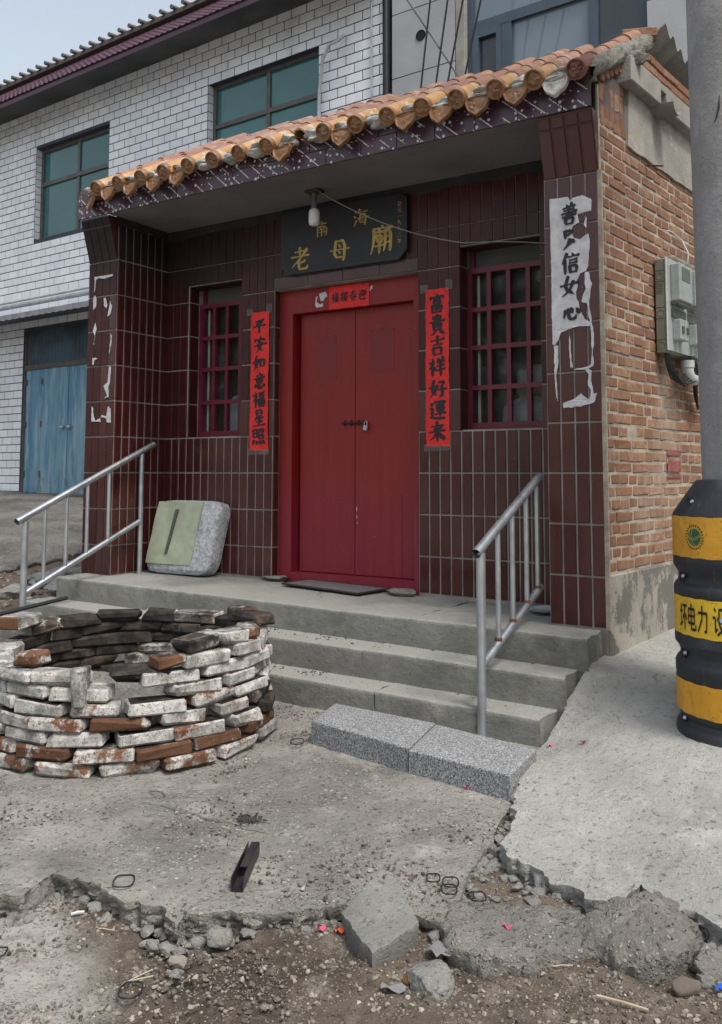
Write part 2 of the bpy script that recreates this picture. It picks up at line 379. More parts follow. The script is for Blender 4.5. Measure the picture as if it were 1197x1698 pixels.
def m_door():
    N = NT('faded_red_door_paint'); p = N.pos(); z = N.n('SeparateXYZ', {0: p}).outputs[2]
    n = N.noise(3, 6, .6, v=N.scl(p, (2.5, 2.5, .6)))
    f = N.ss(N.math('ADD', z, N.math('MULTIPLY', n, .7)), 1.3, .55)
    c = N.mix(f, (.190, .0090, .0090), (.185, .0120, .025))
    st = N.noise(30, 5, .6, v=N.scl(p, (1., 1., .07))); c = N.vary(c, .28, st)
    ch = N.ss(N.noise(8, 6, .6, v=N.scl(p, (1.6, 1.6, .25))), .56, .75); c = N.mix(N.math('MULTIPLY', N.math('MULTIPLY', ch, f), .35), c, (.25, .07, .095))
    sp = N.ss(N.noise(60, 2, v=p), .76, .79); c = N.mix(N.math('MULTIPLY', sp, .6), c, (.45, .36, .34))
    return N.done(c, N.math('ADD', .36, N.math('MULTIPLY', N.noise(9, 4, v=p), .25)), N.bump(N.math('ADD', N.math('MULTIPLY', st, .25), N.math('ADD', N.math('MULTIPLY', N.noise(40, 4, v=p), .25), N.math('MULTIPLY', N.noise(3.5, 3, v=p), 3.))), .22, .006), spec=.4)
def m_redpaper():
    N = NT('red_couplet_paper'); p = N.pos(); c = N.mix(N.ss(N.noise(40, 4, v=p), .3, .7), (.66, .030, .022), (.60, .020, .020))
    xz = N.scl(p, (1., 0., 1.)); d = N.noise(38, 3, .6, v=xz, dist=1.5)
    k = N.math('MULTIPLY', N.ss(N.math('ABSOLUTE', N.math('SUBTRACT', d, .5)), .035, .012), N.ss(N.noise(7, 3, v=xz), .44, .60))
    c = N.mix(N.math('MULTIPLY', k, .75), c, (.18, .015, .02))
    return N.done(c, .55, N.bump(N.noise(20, 4, v=p), .25, .006), spec=.3)
def m_blue():
    N = NT('weathered_blue_paint'); p = N.pos(); z = N.n('SeparateXYZ', {0: p}).outputs[2]
    c = N.mix(N.ss(N.noise(2.2, 6, .6, v=N.scl(p, (2.4, 2.4, .35))), .35, .66), (.055, .165, .27), (.17, .29, .36))
    st = N.ss(N.noise(4, 6, .6, v=N.scl(p, (3., 3., .3))), .5, .68); c = N.mix(N.math('MULTIPLY', st, .7), c, (.28, .37, .40))
    r = N.math('MULTIPLY', N.ss(N.noise(5, 7, .7, v=N.scl(p, (1.5, 1.5, .6))), .53, .66), N.ss(z, 1.5, .5)); c = N.mix(N.math('MULTIPLY', r, .8), c, (.10, .095, .05))
    return N.done(c, .5, N.bump(N.noise(30, 4, v=p), .12, .005), spec=.4)
def m_glass(name, tint=(.02, .06, .06), refl=(.35, .6, .58), rough=.04):
    N = NT(name); c = N.mix(N.ss(N.noise(.8, 3, v=N.pos()), .3, .7), tint, tuple(x*1.5 for x in tint))
    return N.done(c, rough, N.bump(N.noise(1.1, 2, v=N.pos()), .03, .03), spec=.9)
def m_clear(name, a=.75, tint=(.85, .9, .88), rough=.08):
    N = NT(name); t = N.n('BsdfTransparent', {'Color': tint}); g = N.n('BsdfPrincipled', {'Base Color': (.30, .315, .31), 'Roughness': rough, 'Specular IOR Level': .7})
    f = N.math('ADD', 1-a, N.math('MULTIPLY', N.ss(N.noise(7, 5), .45, .8), .18))
    m = N.n('MixShader', {0: f, 1: t.outputs[0], 2: g.outputs[0]}); N.t.links.new(m.outputs[0], N.out.inputs[0]); return N.mt
# ---------------------------------------------------------------- brush-written characters (100-unit grid, y up)
CH = {
'平':'h22,82 78,86;d32,70 38,58;p68,74 58,56;h8,48 92,52;v50,84 50,4',
'安':'d50,99 54,86;p16,82 10,64;k14,78 86,82 78,64;z46,72 30,38 72,8;p62,58 50,26 16,4;h6,44 94,50',
'如':'z28,92 14,46 44,14;p44,66 34,34 6,8;h2,58 50,62;v60,66 62,22;z60,64 92,66 88,22;h62,28 88,28',
'意':'d50,99 53,90;h24,84 76,86;d36,80 40,72;p64,82 58,72;h10,68 90,70;v30,62 31,38;z30,61 70,62 69,38;h32,50 68,50;h32,39 68,39;p18,28 12,12;k34,30 40,8 68,8 72,20;d48,32 54,22;d80,30 90,16',
'福':'d22,98 28,86;z8,76 40,78 6,40;v26,58 26,2;d30,52 40,42;h50,88 92,90;v56,76 57,58;z56,75 86,77 84,58;h58,60 84,60;v50,48 52,6;z50,47 92,49 90,6;h53,28 90,29;v70,47 70,8;h53,8 90,8',
'星':'v30,96 31,62;z30,95 70,96 69,62;h32,79 68,79;h32,63 68,63;p34,56 16,36;h30,46 80,49;h28,27 74,29;h8,5 92,8;v52,56 52,6',
'照':'v14,92 15,48;z14,91 42,92 41,48;h16,70 40,70;h16,50 40,50;z52,88 88,90 82,66 74,66;p66,88 62,74 48,62;v56,56 57,36;z56,55 86,56 84,36;h57,37 84,38;p18,26 8,4;d36,24 42,8;d58,24 66,8;d78,26 94,6',
'富':'d50,99 54,90;p14,86 10,70;k14,83 88,86 80,70;h32,72 68,73;v32,64 34,48;z32,63 70,64 68,48;h34,49 68,50;v22,40 24,4;z22,39 78,40 76,4;h24,22 76,23;v50,39 50,5;h24,5 76,5',
'貴':'v28,92 30,76;z28,91 72,92 70,76;h30,77 70,77;v50,99 50,68;h6,66 94,68;v28,58 29,24;z28,57 72,58 71,24;h30,47 70,47;h30,36 70,36;h30,25 70,25;p40,20 28,8 10,0;d60,20 88,2',
'吉':'h12,80 88,83;v50,99 50,58;h24,56 76,58;v26,42 29,4;z26,41 76,42 73,4;h29,6 73,6',
'祥':'d22,98 28,86;z8,76 40,78 6,40;v26,58 26,2;d30,52 40,42;d56,96 62,82;p86,98 76,82;h50,76 94,78;h54,56 90,58;h42,34 98,37;v72,77 72,0',
'好':'z28,92 14,46 44,14;p44,66 34,34 6,8;h2,58 50,62;z56,82 90,84 72,62;k72,62 76,34 74,4 60,14;h50,44 98,47',
'運':'d12,92 20,80;z8,62 24,64 16,36 24,20;n6,20 40,8 98,4;p36,94 34,82;k36,92 92,94 86,80;h42,79 84,80;v46,70 47,42;z46,69 82,70 80,42;h48,56 80,56;h48,43 80,43;h36,30 92,32;v64,92 64,16',
'来':'h18,78 82,80;d32,70 38,58;p70,72 60,58;h6,50 94,53;v50,99 50,0;p48,48 34,26 6,8;n52,48 68,28 96,8',
'迎':'d14,92 22,80;z8,62 24,64 16,36 24,20;n6,20 40,8 98,4;p54,94 36,80;v38,80 39,40;h39,42 58,52;z64,84 92,86 88,42 78,46;v66,86 66,20',
'春':'h24,88 76,90;h20,74 78,76;h6,58 94,61;p50,99 40,62 6,28;n56,60 70,44 96,30;v34,36 35,2;z34,35 68,36 67,2;h36,20 66,20;h36,3 66,3',
'接':'h4,74 36,78;k22,98 23,8 10,16;h2,36 38,48;d66,99 70,90;h44,84 94,86;d54,80 58,70;p82,82 76,70;h42,64 96,67;z66,60 50,28 90,2;p80,44 70,20 42,2;h40,40 98,43',
'南':'h16,84 84,86;v50,99 50,70;v16,66 18,2;k16,66 86,68 84,4 72,12;d36,60 42,52;p64,62 58,52;h32,46 70,47;h28,30 74,31;v50,46 50,4',
'海':'d12,92 20,80;d4,64 16,54;p20,36 6,4;p44,98 32,74;h40,82 94,84;z48,68 40,24 88,24;z48,68 88,70 80,4 70,10;d60,60 66,52;d58,42 64,34;h30,46 99,49',
'老':'h22,82 72,84;v48,99 48,62;h4,60 96,63;p84,90 50,50 4,16;p76,42 44,28;k44,46 44,10 60,4 88,6 90,24',
'母':'z34,88 24,20 80,20;z34,88 80,90 74,2 62,10;d48,76 56,64;d46,46 54,36;h4,50 98,54',
'廟':'d50,99 54,92;h14,88 96,90;p16,88 14,40 2,2;h24,76 56,77;v40,86 40,66;v28,64 29,42;z28,63 52,64 51,42;h29,53 51,53;h29,43 51,43;h20,28 60,30;v40,40 40,2;p66,78 66,30 58,6;z66,78 92,80 90,4 80,10;h68,58 90,59;h67,38 90,39',
'善':'d36,99 42,90;p64,99 58,90;h18,84 82,86;h24,72 76,73;h8,58 92,61;v50,86 50,46;d34,54 38,46;p66,56 62,46;h12,42 88,44;v30,32 32,2;z30,31 72,32 70,2;h32,5 70,5',
'男':'v30,92 32,54;z30,91 62,90 60,72;h34,72 52,74;p54,46 42,20 16,2;p62,40 50,20;d64,44 80,32',
'信':'p30,98 4,52;v20,70 20,2;d62,99 66,88;h38,82 98,84;h46,66 88,67;h46,52 88,53;v48,38 50,4;z48,37 86,38 84,4;h50,6 84,6',
'女':'z46,96 26,42 80,4;p74,68 56,30 10,2;h2,56 98,60',
'心':'p18,56 8,22;k34,62 40,16 74,14 80,36;d48,68 56,50;d80,62 96,40',
'公':'p40,92 12,52;n60,92 92,52;z50,56 24,14 78,20;d68,34 86,6','元':'h26,84 74,86;h6,58 94,61;p38,58 30,24 6,4;k62,58 62,10 92,10 94,28',
'一':'h6,50 94,54','九':'p40,96 36,44 6,6;k10,66 70,68 66,10 92,10 96,28','二':'h22,76 78,78;h6,18 94,22','年':'p30,98 10,66;h26,80 88,82;h28,54 82,56;v30,54 30,30;h4,30 98,32;v56,80 56,0',
'坏':'s2,66 38,66;s20,94 20,20;s0,12 40,26;s42,88 99,88;s74,88 62,56 42,38;s70,64 70,0;s80,58 98,36',
'电':'s16,80 16,26;s16,80 82,80 82,26;s16,54 82,54;s16,28 82,28;s49,99 49,6 96,6 96,24','力':'s8,72 88,72 82,6 64,6;s46,99 44,50 6,2',
'设':'s14,96 26,84;s2,62 22,62 22,10 38,24;s52,92 52,70 40,52;s52,92 82,92 82,64 99,64;s46,46 90,46 70,16 36,0;s52,40 72,14 99,0'}
def chaikin(p, it):
    for _ in range(it):
        q = [p[0]]
        for a, b in zip(p, p[1:]):
            q += [(a[0]*.75+b[0]*.25, a[1]*.75+b[1]*.25), (a[0]*.25+b[0]*.75, a[1]*.25+b[1]*.75)]
        p = q+[p[-1]]
    return p
def write(mb, ch, cx, cy, sw, sh, fn, wd=12., tilt=.10, rng=RD, m=0):
    """brush strokes as thin ribbons; fn(u, v, lift) -> 3D"""
    for si, st in enumerate(CH[ch].split(';')):
        ty = st[0]; pts = [tuple(float(x) for x in q.split(',')) for q in st[1:].split()]
        if ty != 's': pts = [(x+rng.uniform(-1.5, 1.5), y+rng.uniform(-1.5, 1.5)) for x, y in pts]
        if ty in 'pn': pts = chaikin(pts, 2)
        elif ty in 'zk': pts = chaikin(pts, 1)
        P = []; # resample
        for a, b in zip(pts, pts[1:]):
            d = math.dist(a, b); k = max(1, int(d/7))
            P += [(a[0]+(b[0]-a[0])*i/k, a[1]+(b[1]-a[1])*i/k) for i in range(k)]
        P.append(pts[-1]); n = len(P); L = []
        for i, p in enumerate(P):
            t = i/(n-1); a = P[max(i-1, 0)]; b = P[min(i+1, n-1)]; dx, dy = b[0]-a[0], b[1]-a[1]; l = math.hypot(dx, dy) or 1; dx /= l; dy /= l
            if ty == 's': wv = 1.0
            elif ty == 'h': wv = .82-.5*math.sin(math.pi*t)*.5+.35*t**4
            elif ty == 'v': wv = 1.05-.25*t-(.5*max(0, t-.85)/.15)
            elif ty == 'p': wv = 1.1*(1-t)**.7+.08
            elif ty == 'n': wv = .4+1.0*math.sin(min(t/.8, 1)*math.pi/2) if t < .8 else 1.4*(1-t)/.2+.06
            elif ty == 'd': wv = .45+.85*math.sin(math.pi*min(1, t*.8))
            else: wv = 1.0 if t < .8 else max(.12, (1-t)/.2)
            wv *= wd*.5*((.78+.42*abs(dy)) if ty != 's' else 1.)
            L.append((p[0]-dy*wv, p[1]+dx*wv, p[0]+dy*wv, p[1]-dx*wv, dx, dy, wv))
        if ty not in 's':   # soft brush ends
            for e, sg in ((0, -1), (-1, 1)):
                a = L[e]; c = .6; mx, my = (a[0]+a[2])/2+sg*a[4]*a[6]*.7, (a[1]+a[3])/2+sg*a[5]*a[6]*.7
                q = (mx+(a[0]-(a[0]+a[2])/2)*c, my+(a[1]-(a[1]+a[3])/2)*c, mx+(a[2]-(a[0]+a[2])/2)*c, my+(a[3]-(a[1]+a[3])/2)*c, a[4], a[5], a[6])
                L = [q]+L if e == 0 else L+[q]
        vs = []; lift = .0003*(si+1)/ (1+.0*si)
        for q in L:
            for x, y in ((q[0], q[1]), (q[2], q[3])):
                u = (x-50)/100; v = (y-50)/100+tilt*u
                vs.append(fn(cx+u*sw, cy+v*sh, lift*.6))
        mb.add(vs, [(2*i, 2*i+1, 2*i+3, 2*i+2) for i in range(len(L)-1)], m)

# ---------------------------------------------------------------- terrain heights
def tps(ctrl):
    C = np.array(ctrl, float); P = C[:, :2]; n = len(P)
    d = np.linalg.norm(P[:, None]-P[None], axis=2)
    K = np.where(d > 0, d*d*np.log(d+1e-9), 0)+np.eye(n)*1e-3
    Q = np.hstack([np.ones((n, 1)), P]); A = np.zeros((n+3, n+3)); A[:n, :n] = K; A[:n, n:] = Q; A[n:, :n] = Q.T
    sol = np.linalg.solve(A, np.concatenate([C[:, 2], np.zeros(3)]))
    def f(X):
        X = np.asarray(X, float)[:, :2]; o = np.zeros(len(X))
        for i in range(n):
            r = np.linalg.norm(X-P[i], axis=1); o += sol[i]*np.where(r > 0, r*r*np.log(r+1e-9), 0)
        return o+sol[n]+X@sol[n+1:]
    return f
zdirt = tps([(-1.6,-3.2,-.485),(-.4,-3.0,-.485),(.3,-2.6,-.485),(.9,-2.2,-.472),(-.5,-2.6,-.492),(.1,-2.3,-.482),(.5,-2.1,-.472),(.4,-1.7,-.450),(.3,-1.5,-.440),(0,-1.2,-.45),(1.5,-1.8,-.47),
  (-1.5,-1.5,-.50),(-2.5,-1.,-.46),(-2,.5,-.45),(-.5,.5,-.45),(-4.2,-.6,-.24),(-4.4,0,-.19),(-4.6,.3,-.165),(-4.7,.6,-.13),(-5.3,.8,-.06),(-7,2.,.13),(-9,3.2,.30),(-10.7,4.4,.44),(-12,4.2,.45),(-3.9,1.2,-.05),(-8,-1,-.0),(-4.4,-1.6,-.36),(-4,3,.16),
  (-1,3,.0),(-30,-20,-.6),(20,-20,-.6),(20,15,.0),(-30,20,.8),(0,8,.2),(.3,1.5,-.2),(3,-.5,-.35),(3,-3,-.5),(0,-5,-.52),(-5,-6,-.5)])
zapron = tps([(0,-1.2,-.405),(-.1,-.7,-.39),(-1,-.7,-.395),(-2,-.7,-.385),(-3.7,-.7,-.33),(-4.5,-.9,-.30),(-1.3,-1.9,-.415),(-2.4,-2,-.40),(-.9,-2.65,-.432),(.2,-2.1,-.432),(-.4,-2,-.42),(-1.6,-3,-.44),(-3,-2.5,-.40)])
zpad = tps([(.62,-.85,-.262),(.75,-.45,-.25),(0,0,-.122),(-.06,-.26,-.150),(-.07,-.46,-.265),(-.09,-.66,-.375),(0,-1.0,-.355),(.05,-1.25,-.372),(.15,-1.55,-.378),(.5,-1.6,-.372),(.9,-1.7,-.372),(1.5,-1.,-.27),(1.5,0,-.17),(.2,1.4,-.075),(1,.7,-.15),(3,-1,-.35),(3,1,-.1),(.4,3,-.0)])
def at(f, x, y): return float(f(np.array([[x, y]]))[0])

# measured outlines (metres)
PAPER_R=[[(-0.256,2.146),(-0.16,2.143),(-0.148,2.12),(-0.134,2.134),(-0.083,2.139),(-0.04,2.11),(-0.042,2.056),(-0.085,2.048),(-0.11,2.045),(-0.1,2.003),(-0.137,1.987),(-0.145,1.966),(-0.134,1.928),(-0.102,1.915),(-0.058,1.939),(-0.051,1.902),(-0.061,1.774),(-0.072,1.753),(-0.105,1.743),(-0.12,1.709),(-0.117,1.68),(-0.128,1.652),(-0.125,1.616),(-0.115,1.6),(-0.112,1.564),(-0.088,1.512),(-0.052,1.487),(-0.059,1.474),(-0.11,1.478),(-0.143,1.474),(-0.172,1.466),(-0.206,1.454),(-0.221,1.416),(-0.24,1.392),(-0.253,1.396),(-0.255,1.651),(-0.254,1.945)],[(-0.079,1.747),(-0.058,1.744),(-0.055,1.701),(-0.048,1.686),(-0.061,1.595),(-0.048,1.494),(-0.039,1.415),(-0.046,1.275),(-0.071,1.261),(-0.053,1.254),(-0.061,1.205),(-0.045,1.141),(-0.029,1.141),(-0.042,1.092),(-0.11,1.074),(-0.201,1.074),(-0.204,1.099),(-0.153,1.118),(-0.109,1.151),(-0.088,1.129),(-0.07,1.114),(-0.062,1.156),(-0.076,1.178),(-0.068,1.234),(-0.087,1.256),(-0.141,1.259),(-0.141,1.265),(-0.085,1.272),(-0.055,1.282),(-0.053,1.416),(-0.058,1.481),(-0.072,1.589),(-0.1,1.599),(-0.085,1.64),(-0.074,1.66),(-0.08,1.704)],[(-0.244,1.388),(-0.225,1.387),(-0.227,1.286),(-0.235,1.229),(-0.226,1.107),(-0.237,1.104),(-0.245,1.23),(-0.244,1.287)],[(-0.169,1.454),(-0.158,1.454),(-0.159,1.353),(-0.15,1.274),(-0.159,1.275),(-0.167,1.354)],[(-0.074,2.028),(-0.063,2.026),(-0.068,1.969),(-0.079,1.985)]]
PAPER_L=[[(-3.675,2.15),(-3.556,2.149),(-3.482,2.148),(-3.481,2.135),(-3.567,2.122),(-3.624,2.135),(-3.655,2.125),(-3.659,2.056),(-3.667,2.039),(-3.668,2.118)],[(-3.661,2.012),(-3.647,1.993),(-3.648,1.932),(-3.672,1.913),(-3.673,1.987)],[(-3.568,1.985),(-3.544,1.991),(-3.523,1.928),(-3.54,1.908),(-3.562,1.932)],[(-3.505,1.961),(-3.483,1.924),(-3.496,1.865),(-3.522,1.85),(-3.509,1.901)],[(-3.649,1.814),(-3.638,1.766),(-3.652,1.723),(-3.666,1.759)],[(-3.49,1.727),(-3.471,1.708),(-3.475,1.64),(-3.497,1.582),(-3.497,1.651),(-3.489,1.684)],[(-3.671,1.564),(-3.639,1.566),(-3.614,1.552),(-3.645,1.545),(-3.656,1.507),(-3.671,1.517)],[(-3.494,1.497),(-3.475,1.487),(-3.489,1.369),(-3.506,1.336),(-3.544,1.355),(-3.502,1.378),(-3.498,1.437)],[(-3.663,1.216),(-3.646,1.207),(-3.635,1.147),(-3.621,1.116),(-3.573,1.14),(-3.563,1.102),(-3.665,1.105)],[(-3.498,1.21),(-3.481,1.209),(-3.477,1.192),(-3.465,1.198),(-3.465,1.099),(-3.504,1.1),(-3.505,1.127),(-3.554,1.14),(-3.564,1.134),(-3.555,1.152),(-3.508,1.138)],[(-3.544,1.356),(-3.501,1.354),(-3.488,1.277),(-3.534,1.264),(-3.541,1.275),(-3.505,1.286)],[(-3.646,1.723),(-3.649,1.654),(-3.664,1.653),(-3.658,1.706)]]
PAPER_R_CH=[(-0.154,2.052),(-0.157,1.924),(-0.152,1.799),(-0.161,1.685),(-0.152,1.554)]
APRON=[(-1.6,-3.0),(-1.15,-2.78),(-0.973,-2.711),(-0.889,-2.657),(-0.839,-2.617),(-0.891,-2.491),(-0.84,-2.472),(-0.721,-2.454),(-0.596,-2.489),(-0.481,-2.456),(-0.371,-2.511),(-0.38,-2.457),(-0.346,-2.401),(-0.248,-2.318),(-0.141,-2.217),(-0.084,-2.168),(0.006,-2.142),(0.119,-2.109),(0.208,-2.109),(0.184,-2.007),(0.129,-1.776),(0.121,-1.629),(0.064,-1.438),(-0.012,-1.226)]
PAD=[(-0.067,-0.724),(0.003,-1.112),(0.077,-1.353),(0.159,-1.478),(0.176,-1.661),(0.231,-1.72),(0.315,-1.74),(0.365,-1.801),(0.449,-1.814),(0.501,-1.845),(0.554,-1.831),(0.598,-1.697),(0.639,-1.743),(0.685,-1.787),(0.76,-1.779),(0.819,-1.816),(0.903,-1.851),(1.3,-1.7),(1.8,-1.5)]
WIRES=[((-3.12,3.33,2.22),(-2.27,3.27,8.75)),((-3.01,3.32,2.4),(-1.98,3.26,8.45)),((-2.98,3.32,2.44),(-1.67,3.24,8.29)),((-2.82,3.31,2.58),(-1.44,3.23,8.03)),((-0.63,3.18,1.73),(-5.31,3.46,9.42))]
def tile_mesh(name, w_, h_, t, b, mat, d=.004):
    """slab tile; centre of its back at the origin, face towards -Y"""
    mb = MB(); hw, hh = w_/2, h_/2
    vs = []
    for y, i in ((d, 0), (-t+b, 0), (-t, b)):
        vs += [(-hw+i, y, -hh+i), (hw-i, y, -hh+i), (hw-i, y, hh-i), (-hw+i, y, hh-i)]
    fs = [(8, 9, 10, 11)]
    for k in (0, 4):
        for i in range(4):
            j = (i+1) % 4; fs.append((k+i, k+j, k+4+j, k+4+i))
    return mb.add(vs, fs).mesh(name, mat)
def holes_boxes(x0, x1, z0, z1, holes):
    xs = sorted({x0, x1, *[h[0] for h in holes], *[h[1] for h in holes]}); zs = sorted({z0, z1, *[h[2] for h in holes], *[h[3] for h in holes]})
    xs = [x for x in xs if x0 <= x <= x1]; zs = [z for z in zs if z0 <= z <= z1]; out = []
    for a, b in zip(xs, xs[1:]):
        run = None
        for c, d in zip(zs, zs[1:]):
            mx, mz = (a+b)/2, (c+d)/2; inh = any(h[0] < mx < h[1] and h[2] < mz < h[3] for h in holes)
            if inh:
                if run: out.append((a, b, *run)); run = None
            else: run = (run[0], d) if run else (c, d)
        if run: out.append((a, b, *run))
    return out

# ================================================================ GROUND
M_dirt = m_dirt()
M_apron = m_concrete('pitted_grey_concrete', (.275, .265, .238), (.165, .158, .142), (.35, .338, .308), pit=.8, agg=.9, crack=.8, bd=.016)
M_pad = m_concrete('pale_cement', (.335, .335, .315), (.235, .235, .22), (.39, .386, .362), pit=.6, agg=.35, crack=.5, bd=.011)
M_road = m_concrete('worn_road', (.20, .192, .178), (.105, .10, .092), (.25, .24, .22), pit=1., agg=.9, crack=0, bd=.03)
M_step = m_concrete('step_cement', (.185, .184, .168), (.115, .114, .105), (.25, .247, .226), pit=.4, agg=.10, crack=.7, bd=.004, lit_dust=(.27, .268, .248))  # treads coloured paler than risers, as if lit from above
M_gravel = simple('grit', (.215, .19, .162), (.09, .074, .06), scale=3, rough=.9, bump=.3, bs=120, bd=.003, var=.65)
def ground():
    def axis(lo, fa, fb, hi, step):
        core = np.arange(fa, fb, step); g = [fa]; st = step
        while g[-1] > lo: st *= 1.13; g.append(g[-1]-st)
        h = [core[-1]]; st = step
        while h[-1] < hi: st *= 1.13; h.append(h[-1]+st)
        return np.array(g[:0:-1]+list(core)+h[1:])
    X = axis(-70, -1.15, 1.15, 60, .0125); Y = axis(-60, -3.05, -1.35, 70, .0125)
    A = np.stack(np.meshgrid(X, Y, indexing='ij'), -1); P = A.reshape(-1, 2)
    far = np.clip((np.hypot(P[:, 0]+1, P[:, 1]+1)-7)/40, 0, 1)
    z = zdirt(P)*(1-far)+(-.2)*far
    P3 = np.c_[P, np.zeros(len(P))]
    near = np.clip(1.6-np.hypot(P[:, 0], P[:, 1]+2.2)/3.5, .25, 1)
    z = z+near*(.020*fbm(P3, 2.5, 4, 3)+.011*fbm(P3, 11, 4, 9)+.006*np.abs(fbm(P3, 38, 2, 5)))
    # wheel ruts along the foot of the broken slab
    t = P@np.array([.6, .8]); z = z-.022*np.exp(-((t+2.215+.04*vnoise(P3*2.5, 4))/.05)**2)*np.clip(2-np.abs(P[:, 0]), 0, 1)
    z = z-.014*np.exp(-((t+2.09+.05*vnoise(P3*2., 8))/.045)**2)*np.clip(1.2-np.abs(P[:, 0]-.4), 0, 1)
    mb = MB(); mb.grid(np.c_[P, z].reshape(len(X), len(Y), 3))
    o = part('ground', mb, M_dirt, smooth=180, kind='structure'); o['label'] = 'brown gritty dirt with wheel ruts in front of the broken concrete'
    return o
ground()
def resample(pts, n, jit=0., seed=0, closed=False):
    P = np.array(pts, float); d = np.r_[0, np.cumsum(np.linalg.norm(np.diff(P, axis=0), axis=1))]
    t = np.linspace(0, d[-1], n); Q = np.c_[np.interp(t, d, P[:, 0]), np.interp(t, d, P[:, 1])]
    if jit:
        T = np.gradient(Q, axis=0); T /= np.linalg.norm(T, axis=1)[:, None]+1e-9; N = np.c_[-T[:, 1], T[:, 0]]
        k = fbm(np.c_[Q*1., np.full(n, seed)], 9, 4, seed)*jit+fbm(np.c_[Q, np.full(n, seed)], 45, 3, seed+7)*jit*.5
        Q = Q+N*k[:, None]
    return Q
def slab(name, label, front, back, zf, mat, thick, nu=340, nv=80, jit=.018, seed=1, rough=1.):
    F = resample(front, nu, jit, seed); B = resample(back, nu)
    tv = np.linspace(0, 1, nv)**2.2
    Fs = F.copy()
    for _ in range(60): Fs[1:-1] = Fs[1:-1]*.5+.25*(Fs[:-2]+Fs[2:])
    bl = np.clip(tv/.05, 0, 1); bl = bl*bl*(3-2*bl)
    FF = F[:, None]*(1-bl[None, :, None])+Fs[:, None]*bl[None, :, None]
    A = FF*(1-tv[None, :, None])+B[:, None]*tv[None, :, None]
    P = A.reshape(-1, 2); P3 = np.c_[P, np.zeros(len(P))]; z = zf(P)
    z = z+rough*(.007*fbm(P3, 3, 4, seed)+.0035*fbm(P3, 16, 3, seed+3)+.0022*np.abs(fbm(P3, 55, 2, seed+5)))
    Z = z.reshape(nu, nv); T3 = np.c_[P, z].reshape(nu, nv, 3)
    # rounded crumbling lip and the broken face below it
    T3[:, 0, 2] -= .004+.005*np.abs(vnoise(T3[:, 0]*55, seed))
    C = B.mean(0); rows = []
    inn = (A[:, min(6, nv-1)]-F); inn /= np.linalg.norm(inn, axis=1)[:, None]+1e-9
    nr = 11
    for k in range(nr, 0, -1):
        f = k/nr; zz = T3[:, 0, 2]-thick*f
        q = np.c_[F, zz]; off = (.016*f+.012*fbm(q, 30, 4, seed+11)+.016*np.abs(vnoise(q*np.array([38, 38, 75]), seed+2))+.012*vnoise(q*np.array([90, 90, 120]), seed+4))*min(1, f*3)
        rows.append(np.c_[F+inn*off[:, None], zz+.006*vnoise(q*55, seed+9)])
    G = np.concatenate([np.stack(rows, 1), T3], 1)
    mb = MB(); mb.grid(G[::-1])
    o = part(name, mb, mat, smooth=34, kind='structure'); o['label'] = label
    return o
APRON_BACK = [(-4.3, -.55), (-3.9, -.62), (-.06, -.60), (.02, -.80)]
slab('concrete_apron', 'pitted grey concrete apron with a broken front edge before the temple steps', [(-4.4, -1.0), (-3.2, -2.6), (-1.9, -3.15)]+APRON, APRON_BACK, zapron, M_apron, .085, 420, 110, seed=2)
slab('cement_pad', 'pale cement pad sloping up beside the brick side wall', [(-.02, -.15), (-.05, -.45)]+PAD+[(3.2, -1.6)], [(-.02, .02), (.02, .3), (.12, 1.2), (.3, 2.6), (1.5, 2.8), (3.2, 2.0), (4.0, 0.)], zpad, M_pad, .105, 420, 90, jit=.016, seed=5, rough=.8)
slab('road', 'worn grey road climbing to the blue doors of the white building', [(-4.2, 3.6), (-4.6, 1.9), (-5.2, 1.15), (-5.25, .6), (-5.6, -.3), (-6.4, -1.6), (-7.6, -3.2)], [(-3.9, 4.03), (-6, 4.15), (-8, 4.28), (-10, 4.4), (-12, 4.5), (-14, 4.6), (-16, 3.6)], lambda p: zdirt(p)+.035, M_road, .06, 200, 90, jit=.05, seed=8, rough=2.2)

# ---------------------------------------------------------------- stones
def ico(sub):
    t = (1+5**.5)/2; v = [(-1,t,0),(1,t,0),(-1,-t,0),(1,-t,0),(0,-1,t),(0,1,t),(0,-1,-t),(0,1,-t),(t,0,-1),(t,0,1),(-t,0,-1),(-t,0,1)]
    f = [(0,11,5),(0,5,1),(0,1,7),(0,7,10),(0,10,11),(1,5,9),(5,11,4),(11,10,2),(10,7,6),(7,1,8),(3,9,4),(3,4,2),(3,2,6),(3,6,8),(3,8,9),(4,9,5),(2,4,11),(6,2,10),(8,6,7),(9,8,1)]
    v = [Vector(p).normalized() for p in v]
    for _ in range(sub):
        c = {}; nf = []
        def mid(a, b):
            k = (min(a, b), max(a, b))
            if k not in c: c[k] = len(v); v.append((v[a]+v[b]).normalized())
            return c[k]
        for a, b, d in f:
            x, y, z = mid(a, b), mid(b, d), mid(d, a); nf += [(a, x, z), (b, y, x), (d, z, y), (x, y, z)]
        f = nf
    return np.array([tuple(p) for p in v]), f
ICO = {k: ico(k) for k in (0, 1, 2, 3, 4)}
